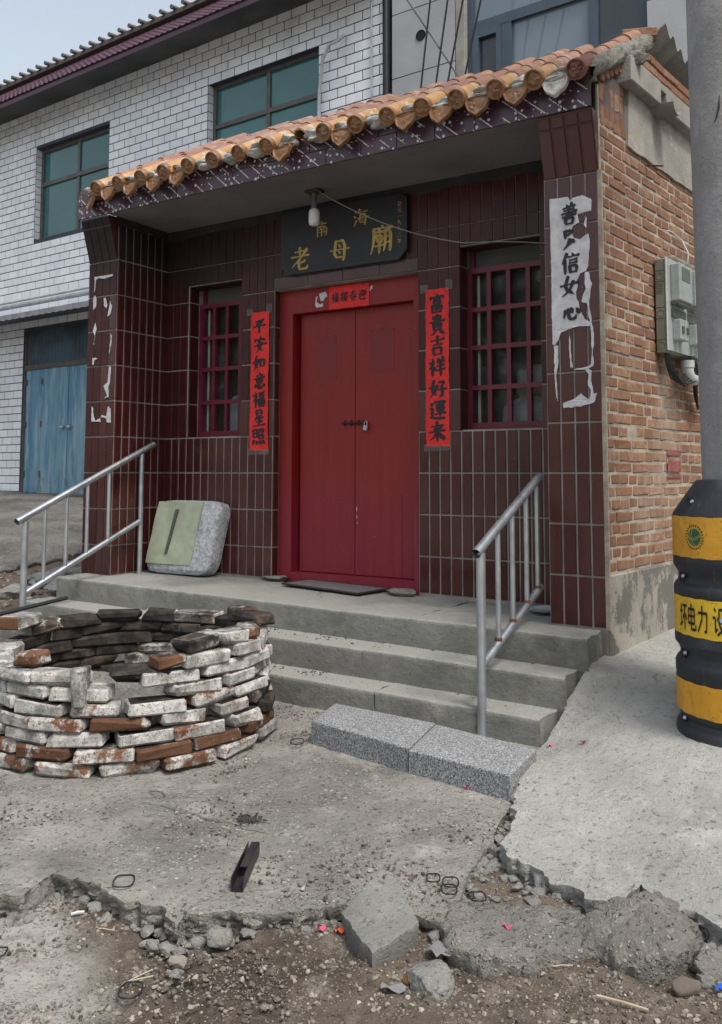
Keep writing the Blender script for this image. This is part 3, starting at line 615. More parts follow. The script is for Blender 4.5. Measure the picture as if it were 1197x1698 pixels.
def rock(mb, c, size, seed, planes=11, amp=.05, sub=3, rz=0., tilt=(0, 0), m=0):
    V, F = ICO[sub]; rg = np.random.RandomState(seed)
    nrm = rg.randn(planes, 3); nrm /= np.linalg.norm(nrm, axis=1)[:, None]; dist = rg.uniform(.62, .95, planes)
    D = V@nrm.T; r = np.where(D > .05, dist/np.maximum(D, .05), 9).min(1); r = np.minimum(r, 1.15)
    P = V*r[:, None]
    P = P*(1+amp*fbm(P, 2.2, 4, seed)[:, None]+amp*.35*fbm(P, 9, 2, seed+3)[:, None])
    P = P*np.array(size)/2
    Mx = TRS(c, rz, tilt[0], tilt[1]); mb.add([Mx @ Vector(p) for p in P], F, m); return mb
M_stone = m_concrete('broken_concrete', (.225, .22, .205), (.15, .147, .136), (.28, .273, .253), pit=.5, agg=.35, bd=.010)
M_lump = m_concrete('pebbly_concrete', (.27, .258, .232), (.165, .157, .14), (.34, .325, .29), pit=1., agg=1., bd=.03)
def stone_thing(name, label, cat, c, size, seed, group=None, mat=None, **k):
    mb = MB(); rock(mb, c, size, seed, **k)
    o = part(name, mb, mat or M_stone, smooth=32, loc=(c[0], c[1], c[2]-size[2]/2)); return tag(o, label, cat, group)
# flat leaning slab of broken concrete
M_slabst = m_concrete('grey_broken_slab', (.205, .205, .19), (.145, .144, .133), (.25, .248, .232), pit=.45, agg=.15, bd=.008)
def flat_stone():
    poly = [(-.049,-2.078),(.011,-2.037),(.065,-2.086),(.162,-2.172),(.139,-2.253),(.114,-2.328),(.07,-2.306),(-.045,-2.232),(-.046,-2.161)]
    Q = resample(poly+[poly[0]], 90, .006, 3)[:-1]; C = Q.mean(0); rings = []
    def zt(p): return -.418+.15*(p[:, 1]+2.2)-.03*(p[:, 0]-.07)
    for sc_, dz in ((.0, 0), (.25, 0), (.5, 0), (.75, 0), (.965, 0), (.995, -.001), (1.005, -.010), (.985, -.026), (.955, -.044), (.88, -.10)):
        p = C+(Q-C)*sc_; q = np.c_[p, np.full(len(p), dz)]
        k = .004*fbm(q, 14, 4, 2)+(.010*fbm(q, 30, 3, 4) if dz < -.01 else 0)
        rings.append(np.c_[p+(p-C)*k[:, None]*(2.5 if dz < -.01 else 0), zt(p)+dz+k*.8])
    A = np.stack(rings, 0); A = np.concatenate([A, A[:, :1]], 1)
    mb = MB(); mb.grid(A); o = part('concrete_slab', mb, M_slabst, smooth=28, loc=(.07, -2.2, -.5))
    return tag(o, 'flat grey slab of broken concrete tipped off the apron edge onto the dirt', 'concrete slab')
flat_stone()
def lump(name, label, poly, top, seed, thick=.09, mat=None, dome=.02, amp=1.):
    Q = resample(poly+[poly[0]], 120, .010, seed)[:-1]; C = Q.mean(0); rings = []
    for sc_, dz in ((0., dome), (.12, dome), (.25, dome*.95), (.38, dome*.9), (.5, dome*.8), (.62, dome*.65), (.74, dome*.5), (.85, dome*.3), (.93, 0), (.98, -.010), (1., -.026), (1.0, -.045), (.97, -.065), (.93, -thick)):
        p = C+(Q-C)*sc_; q = np.c_[p, np.full(len(p), dz)]
        k = .009*fbm(q, 9, 4, seed)+.009*np.abs(fbm(q, 30, 3, seed+5))+.006*fbm(q, 70, 2, seed+6)
        side = 1. if dz < 0 else 0.
        rings.append(np.c_[p+(p-C)/(np.linalg.norm(p-C, axis=1)[:, None]+1e-6)*(k*1.3*side)[:, None], top+dz+amp*k*(1 if dz > -.05 else .3)])
    A = np.stack(rings, 0); A = np.concatenate([A, A[:, :1]], 1)
    mb = MB(); mb.grid(A); o = part(name, mb, mat or M_lump, smooth=60, loc=(float(C[0]), float(C[1]), top-thick))
    return tag(o, label, 'concrete lump')
lump('concrete_lump', 'pebbly broken concrete lump with a ragged front, right of the flat slab', [(.17,-2.03),(.20,-2.13),(.26,-2.20),(.36,-2.205),(.45,-2.16),(.53,-2.08),(.575,-1.985),(.52,-1.90),(.42,-1.88),(.31,-1.92),(.22,-1.96)], -.428, 31, thick=.095, dome=.012)
lump('concrete_lump', 'big rounded pebbly concrete lump broken off the pale pad edge', [(.505,-1.965),(.515,-1.83),(.57,-1.74),(.66,-1.70),(.755,-1.72),(.79,-1.80),(.78,-1.92),(.71,-2.035),(.62,-2.05),(.55,-2.02)], -.415, 37, thick=.115, dome=.038, amp=1.3)
stone_thing('concrete_chunk', 'angular pale chunk of concrete beside the scrap of brown glass', 'stone', (.262,-2.315,-.468), (.11,.14,.085), 5, planes=7, amp=.06, sub=4, rz=.5)
stone_thing('concrete_chunk', 'small pale angular stone at the foot of the apron edge', 'stone', (-.30,-2.425,-.475), (.065,.075,.06), 9, planes=8, amp=.06, rz=.3)
stone_thing('concrete_chunk', 'rough lump of pebbly concrete at the right edge beside the big lump', 'stone', (.83,-1.905,-.45), (.13,.11,.085), 12, mat=M_lump, amp=.12, sub=4)
stone_thing('concrete_chunk', 'oblong pale stone lying in the gap between the apron and the pad', 'stone', (.125,-1.63,-.43), (.085,.04,.038), 14, amp=.08, rz=-.5)
for i, (x, y, s, lb) in enumerate([(-.315,-2.555,.042,'whitish pebble in the dirt left of the brown rut'),(-.285,-2.595,.03,'small whitish pebble nearest to the whitish one in the rut'),
        (-.435,-2.525,.04,'pinkish stone in the dirt under the apron notch'),(.80,-2.03,.06,'pale triangular stone in the dirt at lower right'),(.72,-1.995,.045,'tan stone under the big pebbly lump'),
        (.67,-2.02,.05,'flat grey stone in front of the big pebbly lump'),(.60,-2.06,.03,'small pebble in front of the big pebbly lump'),(.83,-1.985,.045,'flat pale stone below the lump at the right edge'),
        (.27,-1.78,.035,'buff pebble in the dirt gap near the pad edge'),(.30,-1.74,.026,'small round pebble against the broken pad edge'),(.40,-1.80,.032,'pale pebble under the overhang of the pad'),
        (.36,-1.87,.03,'greenish round pebble between the two concrete lumps'),(.40,-1.885,.028,'dark purple pebble between the two concrete lumps'),(.34,-1.835,.05,'crumbly tan stone in the dirt gap'),(.24,-1.87,.03,'pebble on the near end of the apron')]):
    z = max(at(zdirt, x, y), -.5)
    stone_thing('pebble', lb, 'stone', (x, y, z+s*.22), (s*1.2, s*.9, s*.65), 40+i, sub=2, amp=.06, rz=i*1.3, mat=M_stone if i % 3 else M_gravel, group='loose stones in the dirt')
for i, (x, y, s) in enumerate([(-4.70,.47,.30),(-4.52,.05,.22),(-4.62,.72,.20),(-4.45,.35,.17),(-4.30,.30,.14),(-4.85,.75,.16)]):
    stone_thing('rubble_stone', ['pale jagged rubble stone behind the left handrail','brown rubble stone near the lowest left step','rubble lump nearest to the temple corner','small reddish rubble piece left of the steps','small tan rubble piece against the top step end','grey rubble piece farthest up the slope'][i],
                'stone', (x, y, at(zdirt, x, y)+s*.12), (s*1.3, s, s*.6), 70+i, amp=.16, sub=3, rz=i, mat=M_stone, group='rubble beside the steps')

def grit(name, n, region, smin, smax, seed, zf, mat, label, mask=None):
    rg = np.random.RandomState(seed); mb = MB(); V, F = ICO[0]; cnt = 0
    P = np.c_[rg.uniform(region[0], region[1], n), rg.uniform(region[2], region[3], n)]
    if mask is not None: P = P[mask(P)]
    Z = zf(P); S = smin+(smax-smin)*rg.rand(len(P))**4
    for p, z, s in zip(P, Z, S):
        q = V*(s*rg.uniform(.35, .6, 3))*(1+.25*rg.randn(len(V), 1)); a = rg.rand()*6.28; c, d = math.cos(a), math.sin(a)
        q = q@np.array([[c, -d, 0], [d, c, 0], [0, 0, .8]]); mb.add((q+[p[0], p[1], z+s*.08]).tolist(), F)
    o = part(name, mb, mat, kind='stuff'); o['label'] = label
    return o
def inpoly(poly):
    Q = np.array(poly)
    def f(P):
        x, y = P[:, 0], P[:, 1]; r = np.zeros(len(P), bool); n = len(Q)
        for i in range(n):
            a, b = Q[i], Q[(i+1) % n]; c = ((a[1] > y) != (b[1] > y)); xi = (b[0]-a[0])*(y-a[1])/(b[1]-a[1]+1e-12)+a[0]; r ^= c & (x < xi)
        return r
    return f
IN_APRON = inpoly([(-4.4, -1.0), (-3.2, -2.6), (-1.9, -3.15)]+APRON+APRON_BACK[::-1]); IN_PAD = inpoly([(-.02, -.15)]+PAD+[(3.2, -1.6), (3.5, 1), (0, 1)])
def zgr(P):
    P3 = np.c_[P, np.zeros(len(P))]; near = np.clip(1.6-np.hypot(P[:, 0], P[:, 1]+2.2)/3.5, .25, 1)
    return zdirt(P)+near*(.020*fbm(P3, 2.5, 4, 3)+.011*fbm(P3, 11, 4, 9)+.006*np.abs(fbm(P3, 38, 2, 5)))
def clump(P, s, th): return fbm(np.c_[P, np.zeros(len(P))], 4, 3, s) > th
grit('gravel', 42000, (-1.3, 1.2, -3.1, -1.2), .0035, .016, 3, zgr, M_gravel, 'fine gravel strewn over the dirt in front', lambda P: ~IN_APRON(P) & ~IN_PAD(P) & clump(P, 21, -.35))
grit('surface_grit', 14000, (-2.2, .2, -2.7, -.7), .004, .015, 4, zapron, M_gravel, 'grit lying on the grey concrete apron', lambda P: IN_APRON(P) & clump(P, 27, -.1))
grit('slope_rubble', 900, (-6.0, -4.0, -1.0, 1.6), .02, .09, 6, zdirt, M_gravel, 'loose rubble on the dirt left of the steps')
grit('pad_crumbs', 700, (-.05, .95, -1.95, -1.05), .006, .026, 9, zgr, M_stone, 'crumbs of cement fallen along the broken edge of the pad', lambda P: ~IN_PAD(P) & ~IN_APRON(P))

def edge_rubble(name, contour, n, seed, label, mat, inset=.0):
    rg = np.random.RandomState(seed); C = resample(contour, 400); mb = MB()
    for i in range(n):
        k = rg.randint(6, 394); t = C[k+2]-C[k-2]; t = t/(np.linalg.norm(t)+1e-9); nn = np.array([t[1], -t[0]])
        d = abs(rg.randn())*.030-.012; p = C[k]+nn*d; s = .008+.034*rg.rand()**3.5; rock(mb, (p[0], p[1], at(zgr, p[0], p[1])+s*.12), (s*1.3, s, s*.75), 900+i, planes=9, amp=.12, sub=1, rz=rg.rand()*6)
    o = part(name, mb, mat, smooth=40, kind='stuff'); o['label'] = label
edge_rubble('edge_rubble', [(-1.6, -3.0), (-1.15, -2.78)]+APRON[2:], 300, 4, 'crumbled concrete bits along the broken front edge of the apron', M_stone)
edge_rubble('pad_rubble', PAD[2:17], 170, 6, 'crumbled cement bits under the broken edge of the pale pad', M_stone)
# ================================================================ TEMPLE
p_ = .072207; RW = .25; D = .494; WT = 3.731; XL = -3.442; XDL = -2.431; XDR = -1.299; XR = -.289
M_tile = m_tile(); M_stile = m_soot_tile(); M_grout = m_grout(); M_dgrout = m_grout('dark_joint_cement', (.13, .10, .095), (.075, .06, .058))
M_brick = m_brick('red_brick', [(.245, .125, .074), (.195, .096, .060), (.300, .178, .115), (.140, .086, .060)])
M_mortar = simple('lime_mortar', (.36, .32, .255), (.21, .18, .14), scale=7, rough=.95, bump=.5, bs=90, bd=.006, world=True)
M_plaster = m_concrete('grey_plaster', (.30, .285, .255), (.215, .205, .185), (.35, .33, .29), pit=.25, agg=.08, bd=.004)
M_plinth = m_stained()
M_soffit = simple('dull_soffit_paint', (.175, .17, .17), (.14, .136, .136), scale=3, rough=.9, bump=.15, bs=40, world=True)
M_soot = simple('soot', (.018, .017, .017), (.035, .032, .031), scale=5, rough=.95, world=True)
M_frame = simple('crimson_frame_paint', (.125, .013, .032), (.098, .010, .025), scale=9, rough=.42, bump=.1, bs=40, var=.12)
M_door = m_door(); M_dark = simple('dark_interior', (.03, .03, .032), (.045, .044, .045), scale=3, rough=.9)
M_steel = NT('galvanised_steel')
_n = M_steel.noise(40, 4, .6); _c = M_steel.mix(M_steel.ss(M_steel.noise(9, 5), .35, .7), (.47, .50, .53), (.33, .36, .385))
M_steel = M_steel.done(_c, M_steel.math('ADD', .28, M_steel.math('MULTIPLY', _n, .25)), M_steel.bump(_n, .1, .002), metal=.85)
M_rust = simple('rust', (.16, .06, .025), (.09, .04, .02), rough=.9)
T = thing('small_temple', 'small temple with dark maroon tiled front, red double door and orange glazed eave tiles', 'temple', (-1.85, .9, -.4))
# ---- front wall
holes = [(-3.219, -2.71, 1.0, 2.115), (XDL, XDR, -1, 2.0), (-1.018, -.505, 1.0, 2.115)]
mb = MB()
for a, b, c, d in holes_boxes(XL, XR, -.3, 2.56, holes): mb.box(a, D+.001, c, b, D+.24, d)
FW = part('front_wall', mb, M_grout, T)
wide = .0605; thin = .0690
def up_xz(x, z, y, rz=0, rx=0, s=(1, 1, 1)): return TRS((x, y, z), rz, rx, 0, s)
TM = {}
def tm(w_, h_, mat):
    k = (round(w_, 3), round(h_, 3), mat.name)
    if k not in TM: TM[k] = tile_mesh('wall_tile', w_, h_, .0065, .0022, mat)
    return TM[k]
def jr(a): return RD.uniform(-a, a)
items = []
def put(x0, x1, z0, z1, y, mat=M_tile, rz=0, base=None, gap=.0117, gz=.0105, fw_=None):
    w_ = x1-x0-gap; h_ = z1-z0-gz
    if w_ < .012 or h_ < .012: return
    items.append((tm(w_, h_, mat), TRS(((x0+x1)/2, y, (z0+z1)/2), jr(.013), jr(.006), jr(.003))))
nc = 14
for side in (0, 1):
    x0 = XL if side == 0 else XDR
    for i in range(nc):
        a = x0+i*p_; b = a+p_
        if side == 1 and a > XR-.03: continue
        win = (3 <= i < 10) if side == 0 else (4 <= i < 11)
        zb = .018-.0125*(a+.3)
        for k in range(10):
            z0, z1 = k*RW, (k+1)*RW
            if k == 0: z0 = zb
            g = .0117 if k < 4 else .0050; gz = .0105 if k < 8 else .005
            if win and 4 <= k < 8: continue
            if win and k == 8: z0 = 2.118
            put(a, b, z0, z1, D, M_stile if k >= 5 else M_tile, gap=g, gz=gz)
nd = 15; pd = (XDR-XDL)/nd
for i in range(nd):
    a = XDL+i*pd
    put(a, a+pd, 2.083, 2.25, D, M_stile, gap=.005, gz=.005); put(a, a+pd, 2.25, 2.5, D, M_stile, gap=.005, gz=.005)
for i in range(4): put(XDL+i*.283, XDL+(i+1)*.283, 2.002, 2.082, D, M_tile, gap=.004, gz=.004)
# reveals of door and windows (faces turned sideways)
def side_tile(x, y0, y1, z0, z1, face, mat=M_tile, gap=.008, gz=.0105):
    w_ = abs(y1-y0)-gap; h_ = z1-z0-gz
    if h_ < .012: return
    items.append((tm(w_, h_, mat), TRS((x, (y0+y1)/2, (z0+z1)/2), rad(90 if face > 0 else -90)+jr(.006), jr(.003))))
for k in range(8):
    side_tile(XDL, D, D+.066, max(k*RW, .05), min((k+1)*RW, 2.0), 1, M_tile)
for k in range(4, 9):
    z0, z1 = k*RW, min((k+1)*RW, 2.112)
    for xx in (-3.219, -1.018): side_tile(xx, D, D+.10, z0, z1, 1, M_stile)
# left return wall (faces +X)
mb = MB(); mb.box(-WT, .001, -.4, XL-.001, D+.24, 2.56)
LP = part('left_pillar', mb, M_grout, T)
mb = MB(); mb.box(XR, .001, -.4, -.012, D+.24, 2.56)
RP = part('right_pillar', mb, M_grout, T)
for i in range(7):
    a, b = i*D/7, (i+1)*D/7
    for k in range(10):
        z0, z1 = k*RW, (k+1)*RW
        if k == 0: z0 = .05
        side_tile(XL, a, b, z0, z1, 1, M_stile if k >= 5 else M_tile, gap=.0105)
# pillar fronts with the flared heads
ang = math.atan2(.09, .30)
for x0 in (-WT, XR):
    left = x0 < -2; g = .0055 if left else .0105
    for i in range(4):
        a = x0+i*p_; b = a+p_
        if not left and i == 3: b -= .004
        for k in range(9):
            z0 = (.045 if left else .006) if k == 0 else k*RW
            put(a, b, z0, (k+1)*RW, 0, M_tile, gap=g+(.004 if left and k < 1 else 0))
        for s0, s1 in ((0, .243), (.243, .308)):
            sm = (s0+s1)/2; items.append((tm(p_-g, s1-s0-.009, M_tile), TRS(((a+b)/2, -sm*math.sin(ang), 2.25+sm*math.cos(ang)), jr(.004), -0.0) @ Matrix.Rotation(ang, 4, 'X')))
pieces('wall_tile', items, FW)
for x0, par in ((-WT, LP), (XR, RP)):
    mb = MB(); w_ = 4*p_-.003
    mb.prism([(0.0005, 2.25), (-.0895, 2.55), (.10, 2.55), (.10, 2.25)][::-1], lambda u, v, s, x0=x0: (x0+.001+s*w_, u+.0012, v))
    part('flared_head', mb, [M_tile], par)
# ---- fascia
M_fas = m_fascia(); mb = MB(); mb.box(-3.745, -.098, 2.554, -.004, -.0905, 2.765); FA = part('fascia', mb, M_dgrout, T)
its = []
for r, (z0, z1) in enumerate(((2.552, 2.648), (2.648, 2.745))):
    x = -3.747-(.12 if r else 0)
    while x < -.01:
        a, b = max(x, -3.747), min(x+.24, -.006); x += .24
        if b-a < .03: continue
        its.append((tile_mesh('fascia_tile', b-a-.005, z1-z0-.005, .006, .0015, M_fas), TRS(((a+b)/2, -.098, (z0+z1)/2), jr(.004), jr(.006))))
for me, m in its: inst('fascia_tile', me, m, FA)
mb = MB(); mb.box(XL+.001, -.09, 2.552, XR-.001, D-.001, 2.62); part('soffit', mb, M_soffit, T)
# ragged soot line where wall meets soffit
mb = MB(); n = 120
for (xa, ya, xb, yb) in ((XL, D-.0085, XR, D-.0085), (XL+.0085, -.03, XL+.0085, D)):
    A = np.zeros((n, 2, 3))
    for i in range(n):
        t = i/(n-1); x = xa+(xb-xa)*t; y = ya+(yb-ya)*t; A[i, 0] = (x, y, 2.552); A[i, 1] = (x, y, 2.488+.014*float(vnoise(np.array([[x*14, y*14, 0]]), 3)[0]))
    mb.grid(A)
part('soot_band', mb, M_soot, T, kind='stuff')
# ---- side wall (turned 7 degrees)
A7 = rad(7); dS = Vector((math.sin(A7), math.cos(A7), 0)); nS = Vector((math.cos(A7), -math.sin(A7), 0))
def WS(s, z, o=0.): v = dS*s+nS*o; return Vector((v.x, v.y, z))
RS = rad(83)
def side_box(mb, s0, s1, z0, z1, o0, o1, m=0, jit=0, b=.004):
    c = WS((s0+s1)/2, (z0+z1)/2, (o0+o1)/2); mb.cbox(TRS(c, RS), s1-s0, o1-o0, z1-z0, b, jit, RD, m)
mb = MB(); mb.prism([(.0, .0), (.2905, 2.366), (-.2, 2.366), (-.2, .25), (-.011, .25), (-.011, .0)], lambda u, v, s: (u, v, -.4 if s == 0 else 2.70))
SW = part('side_wall', mb, M_mortar, T)
rng = random.Random(3)
BM = {}
for key, L in (('st', .204), ('hd', .0985), ('ed', .088), ('q', .040)):
    BM[key] = []
    for i in range(7):
        b = MB(); b.cbox(Matrix(), L+rng.uniform(-.004, .003), .03, .0510+rng.uniform(-.004, .0025), .0040, .0028, rng); BM[key].append(b.mesh('brick', M_brick))
items = []
def lay(key, s, z, o=None, rot=0.):
    o = rng.uniform(.0022, .0055) if o is None else o
    items.append((rng.choice(BM[key]), TRS(WS(s, z, o-.015), RS+rng.uniform(-.01, .01), 0, rot+rng.uniform(-.012, .012))))
ZP = .264
for k in range(38):
    z = ZP+.0302+.0604*k; s = .014
    smax = 1.62
    if z > 2.47: smax = .335
    row = [('ed', .094)] if k % 2 == 0 else [('q', .046)]
    while s+.05 < smax:
        key, w_ = row.pop(0) if row else (('st', .214) if k % 2 == 0 else ('hd', .1085))
        if rng.random() > .012: lay(key, s+w_/2, z+.003*math.sin(s*7+k))
        s += w_
for (s, z, k) in ((.045, 2.56, 'hd'), (.105, 2.555, 'hd'), (.165, 2.565, 'hd'), (.228, 2.56, 'hd'), (.29, 2.56, 'hd'), (.04, 2.675, 'hd'), (.165, 2.68, 'hd'), (.228, 2.675, 'hd'), (.29, 2.68, 'hd'), (.29, 2.775, 'ed')):
    lay(k, s, z, .004, rad(90+rng.uniform(-7, 7)))
for i in range(6): lay('hd', .03+i*.056, 2.775+i*.030, .018, rad(86))
for r in range(3):
    for i in range(6): lay('st', .60+i*.214+(r % 2)*.1, 2.975+.0604*r, .006)
pieces('brick', items, SW)
mb = MB(); side_box(mb, .012, .336, 2.528, 2.80, -.03, .0015, b=.001); part('dark_joint', mb, M_dgrout, SW)
mb = MB()
side_box(mb, .0, 2.3, -.35, ZP-.004, -.05, .012, b=.008); part('plinth', mb, M_plinth, SW)
mb = MB(); mb.box(-.0115, -.004, .0, .0115, .014, 2.26); part('corner_mortar', mb, M_mortar, SW)
# plaster patch with an uneven lower lip, lintel beam, spout
mb = MB(); pts = resample([(.335, 2.475), (.45, 2.47), (.7, 2.475), (1.0, 2.468), (1.4, 2.472), (1.9, 2.47)], 40, .006, 3).tolist()+[[1.9, 2.80], [.36, 2.80], [.345, 2.65]]
mb.prism(pts, lambda u, v, s: WS(u, v, -.02 if s == 0 else .016)); part('plaster_patch', mb, M_plaster, SW)
mb = MB(); side_box(mb, .26, .672, 2.792, 2.93, -.1, .075, b=.006); side_box(mb, .76, 2.0, 2.792, 2.93, -.1, .075, b=.006); side_box(mb, .672, .76, 2.885, 2.93, -.1, .070, b=.003); part('lintel_beam', mb, M_plaster, SW)
mb = MB(); n = 14; A = np.zeros((2, n, 3)); B = np.zeros((2, n, 3))
for i in range(n):
    g = math.pi*(.02+.96*i/(n-1)); s, z = .725-.068*math.cos(g), 2.815-.062*math.sin(g)
    s2, z2 = .725-.061*math.cos(g), 2.815-.055*math.sin(g)
    for j, o in enumerate((-.02, .145)): A[j, i] = WS(s, z-.02*j, o); B[j, i] = WS(s2, z2-.02*j, o)
mb.grid(A); mb.grid(B[::-1]); mb.grid(np.stack([A[1], B[1]], 0)[::-1]); part('drain_spout', mb, M_plaster, SW, smooth=40)
mb = MB(); mb.tube([WS(.62, 2.455, -.02), WS(.545, 2.40, .12)], .005, 6); part('iron_pin', mb, M_rust, SW)
mb = MB()
for r, (z0, z1, k) in enumerate(((.85, .88, 0), (.76, .82, 1), (.725, .742, 2))):
    poly2(mb, [(.79+.005*math.sin(i*2.1), z0+(z1-z0)*(i % 2)) for i in (0, 1)]+[(1.0, z1), (1.0, z0)], lambda u, v: WS(u, v, .0105))
M_stamp = NT('faded_red_stencil'); _c = M_stamp.mix(M_stamp.ss(M_stamp.noise(50, 3, .6, v=M_stamp.pos()), .42, .6), (.20, .035, .04), (.22, .095, .07)); M_stamp = M_stamp.done(_c, .9)
part('red_stencil', mb, M_stamp, SW)
# ---- back of the building (closed volume)
mb = MB(); mb.box(-WT, D+.25, -.4, -3.5, 1.9, 2.7); mb.box(-3.5, 1.66, -.4, -.02, 1.9, 2.7); part('back_wall', mb, M_mortar, T)
mb = MB(); mb.box(-3.49, .75, -.39, -.25, 1.65, -.02); mb.box(-3.49, D+.25, 2.40, -.25, 1.65, 2.45); mb.box(-1.5, 1.3, -.02, -1.47, 1.65, 2.4); part('interior', mb, M_dark, T)
# ---- roof
TH = rad(30); aR = Vector((0, math.cos(TH), math.sin(TH))); nR = Vector((0, -math.sin(TH), math.cos(TH)))
Y0, Z0 = -.19, 2.70
def RF(x, t, h): v = aR*t+nR*h; return Vector((x, Y0+v.y, Z0+v.z))
M_roofbed = simple('lime_bedding', (.40, .385, .345), (.27, .26, .235), scale=10, rough=.95, bump=.5, bs=50, bd=.008, var=0)
mb = MB(); mb.prism([(-.09, 2.766), (-.09, 2.72), (1.2, 2.705), (1.2, 3.30), (.84, 3.235)], lambda u, v, s: (-3.735 if s == 0 else -.004, u, v)); RO = part('roof', mb, M_roofbed, T)
M_rt = m_rtile('weathered_pink_glaze', (.255, .122, .075), (.205, .098, .066), (.32, .185, .115), worn=.25, rough=.3)
M_eave = m_rtile('ochre_glaze', (.40, .225, .085), (.34, .175, .068), (.46, .29, .13), worn=.6, rough=.25)
M_cap = m_rtile('brown_ochre_glaze', (.20, .095, .036), (.165, .075, .033), (.26, .135, .055), worn=.15, rough=.3)
M_redcap = m_rtile('dark_red_glaze', (.15, .045, .032), (.13, .04, .03), (.2, .07, .05), worn=.05, rough=.3)
def halfpipe(r0, r1, L, th=.011, n=14):
    mb = MB(); O = np.zeros((3, n, 3)); I = np.zeros((3, n, 3))
    for j, (t, r) in enumerate(((0, r0), (L*.5, (r0+r1)/2), (L, r1))):
        for i in range(n):
            g = -.25+(math.pi+.5)*i/(n-1); O[j, i] = (r*math.cos(g), t, r*math.sin(g)); I[j, i] = ((r-th)*math.cos(g), t, (r-th)*math.sin(g))
    mb.grid(O); mb.grid(I[::-1]); mb.grid(np.stack([I[0], O[0]], 0)); mb.grid(np.stack([O[2], I[2]], 0)); return mb
def RM(x, t, h, rz=0., rx=0.): return Matrix.Translation(RF(x, t, h)) @ Matrix.Rotation(TH+rx, 4, 'X') @ Matrix.Rotation(rz, 4, 'Z')
HP = [halfpipe(.054, .047, .275).mesh('roof_tile', M_rt, 50), halfpipe(.0515, .047, .275).mesh('roof_tile', M_eave, 50), halfpipe(.0515, .047, .275).mesh('roof_tile', M_redcap, 50)]
def capmesh(mat, seed):
    mb = MB(); n = 24; rgc = np.random.RandomState(seed); R_ = .0525
    prof = [(R_, .03), (R_, -.004), (R_*.97, -.012), (R_*.84, -.013), (R_*.78, -.005), (R_*.72, -.004), (R_*.55, -.006), (R_*.38, -.008), (R_*.2, -.009), (0.001, -.009)]
    A = np.zeros((len(prof), n+1, 3))
    for i, (r, y) in enumerate(prof):
        for j in range(n+1):
            g = 2*math.pi*j/n; k = 0
            if 5 <= i <= 8: k = .010*vnoise(np.array([[math.cos(g)*r*95+seed*3, math.sin(g)*r*95, 1.3]]), seed)[0]
            A[i, j] = (r*math.cos(g), y-k, r*math.sin(g))
    mb.grid(A); return mb.mesh('tile_cap', mat, 40)
CP = [capmesh(M_cap, s) for s in range(5)]; CPR = capmesh(M_redcap, 9)
XS = [-.045-.2128*k for k in range(17)]
for k, x in enumerate(XS):
    x += jr(.005)
    if k != 8: inst('tile_cap', CPR if k == 0 else CP[k % 5], RM(x, -.002, .012, jr(.04), jr(.04)), RO)
    for j in range(5):
        if j == 4 and k % 3 == 1: continue
        inst('roof_tile', HP[2] if (k == 0 and j == 0) else HP[1] if j == 0 else HP[0], RM(x+jr(.003), (.004 if k != 8 else .06)+j*.235, .010+jr(.003), jr(.012), jr(.01)), RO)
# pan tiles, bedding lumps and drip tiles between the rows
mb = MB()
for k in range(16):
    x = (XS[k]+XS[k+1])/2
    for j in range(5):
        n = 8; A = np.zeros((2, n, 3)); t0 = .03+j*.235
        for i in range(n):
            g = -1+2*i/(n-1)
            for q, t in enumerate((t0, t0+.25)): A[q, i] = RF(x+g*.09, t, -.035+.035*g*g-.012*(q))
        mb.grid(A[:, ::-1])
part('pan_tile_field', mb, M_rt, RO, smooth=60, kind='stuff')
def dripmesh(mat, seed):
    mb = MB(); outl = []
    for i in range(25):
        g = math.pi*i/24; r = .073*(1-.05*math.cos(6*g)); outl.append((-.076*math.cos(g), -math.sin(g)*(.088+.012*math.sin(g)**8)-.004*math.cos(8*g)))
    C = np.array([0, -.03]); O = np.array([(-.07, .012)]+outl[1:-1]+[(.07, .012), (0, .018)]); O = np.vstack([O, O[:1]]); rings = []
    for s, y in ((1., .018), (1., .0), (.96, -.006), (.86, -.006), (.80, .001), (.6, .0), (.4, -.001), (.2, -.002), (.02, -.002)):
        q = C+(O-C)*s; yy = np.full(len(q), y)
        if s < .8: yy = yy-.0055*vnoise(np.c_[q*85, np.full(len(q), seed*3.)], seed)
        rings.append(np.c_[q[:, 0], yy, q[:, 1]])
    mb.grid(np.stack(rings, 0)[::-1]); n = 10; A = np.zeros((2, n, 3))
    for i in range(n):   # the trough behind it
        g = -1+2*i/(n-1); A[0, i] = (g*.074, -.002, .012-.022*(1-g*g)); A[1, i] = (g*.078, .16, .05-.02*(1-g*g))
    mb.grid(A); return mb.mesh('drip_tile', mat, 40)
DP = [dripmesh(M_cap, s) for s in range(4)]; M_white = simple('pale_broken_mortar', (.50, .49, .46), (.25, .245, .225), scale=16, rough=.95, bump=.6, bs=40, bd=.01)
DPW = dripmesh(M_white, 7)
has = {0: 'w', 1: 1, 2: 1, 3: 1, 4: 1, 6: 1, 7: 0, 8: 1, 5: 0, 9: 0, 10: 0, 11: 0, 12: 1, 13: 1, 14: 1, 15: 1}
for k in range(16):
    x = (XS[k]+XS[k+1])/2; f = has.get(k)
    if f: inst('drip_tile', DPW if f == 'w' else DP[k % 4], TRS((x+jr(.005), -.186+jr(.006), 2.694+jr(.005)), jr(.08), rad(-10)+jr(.06), jr(.07), (.92, 1., .95)), RO)
    for q in range(3):
        b = MB(); rock(b, (x+jr(.035), -.135+jr(.02), 2.705+q*.018), (.13, .09, .045), 200+k*3+q, planes=9, amp=.2, sub=2); part('mortar_lump', b, M_white if (k+q) % 2 else M_roofbed, RO, smooth=60)
inst('drip_tile', DP[1], TRS((-3.56, -.15, 2.675), -.5, rad(-14)), RO)
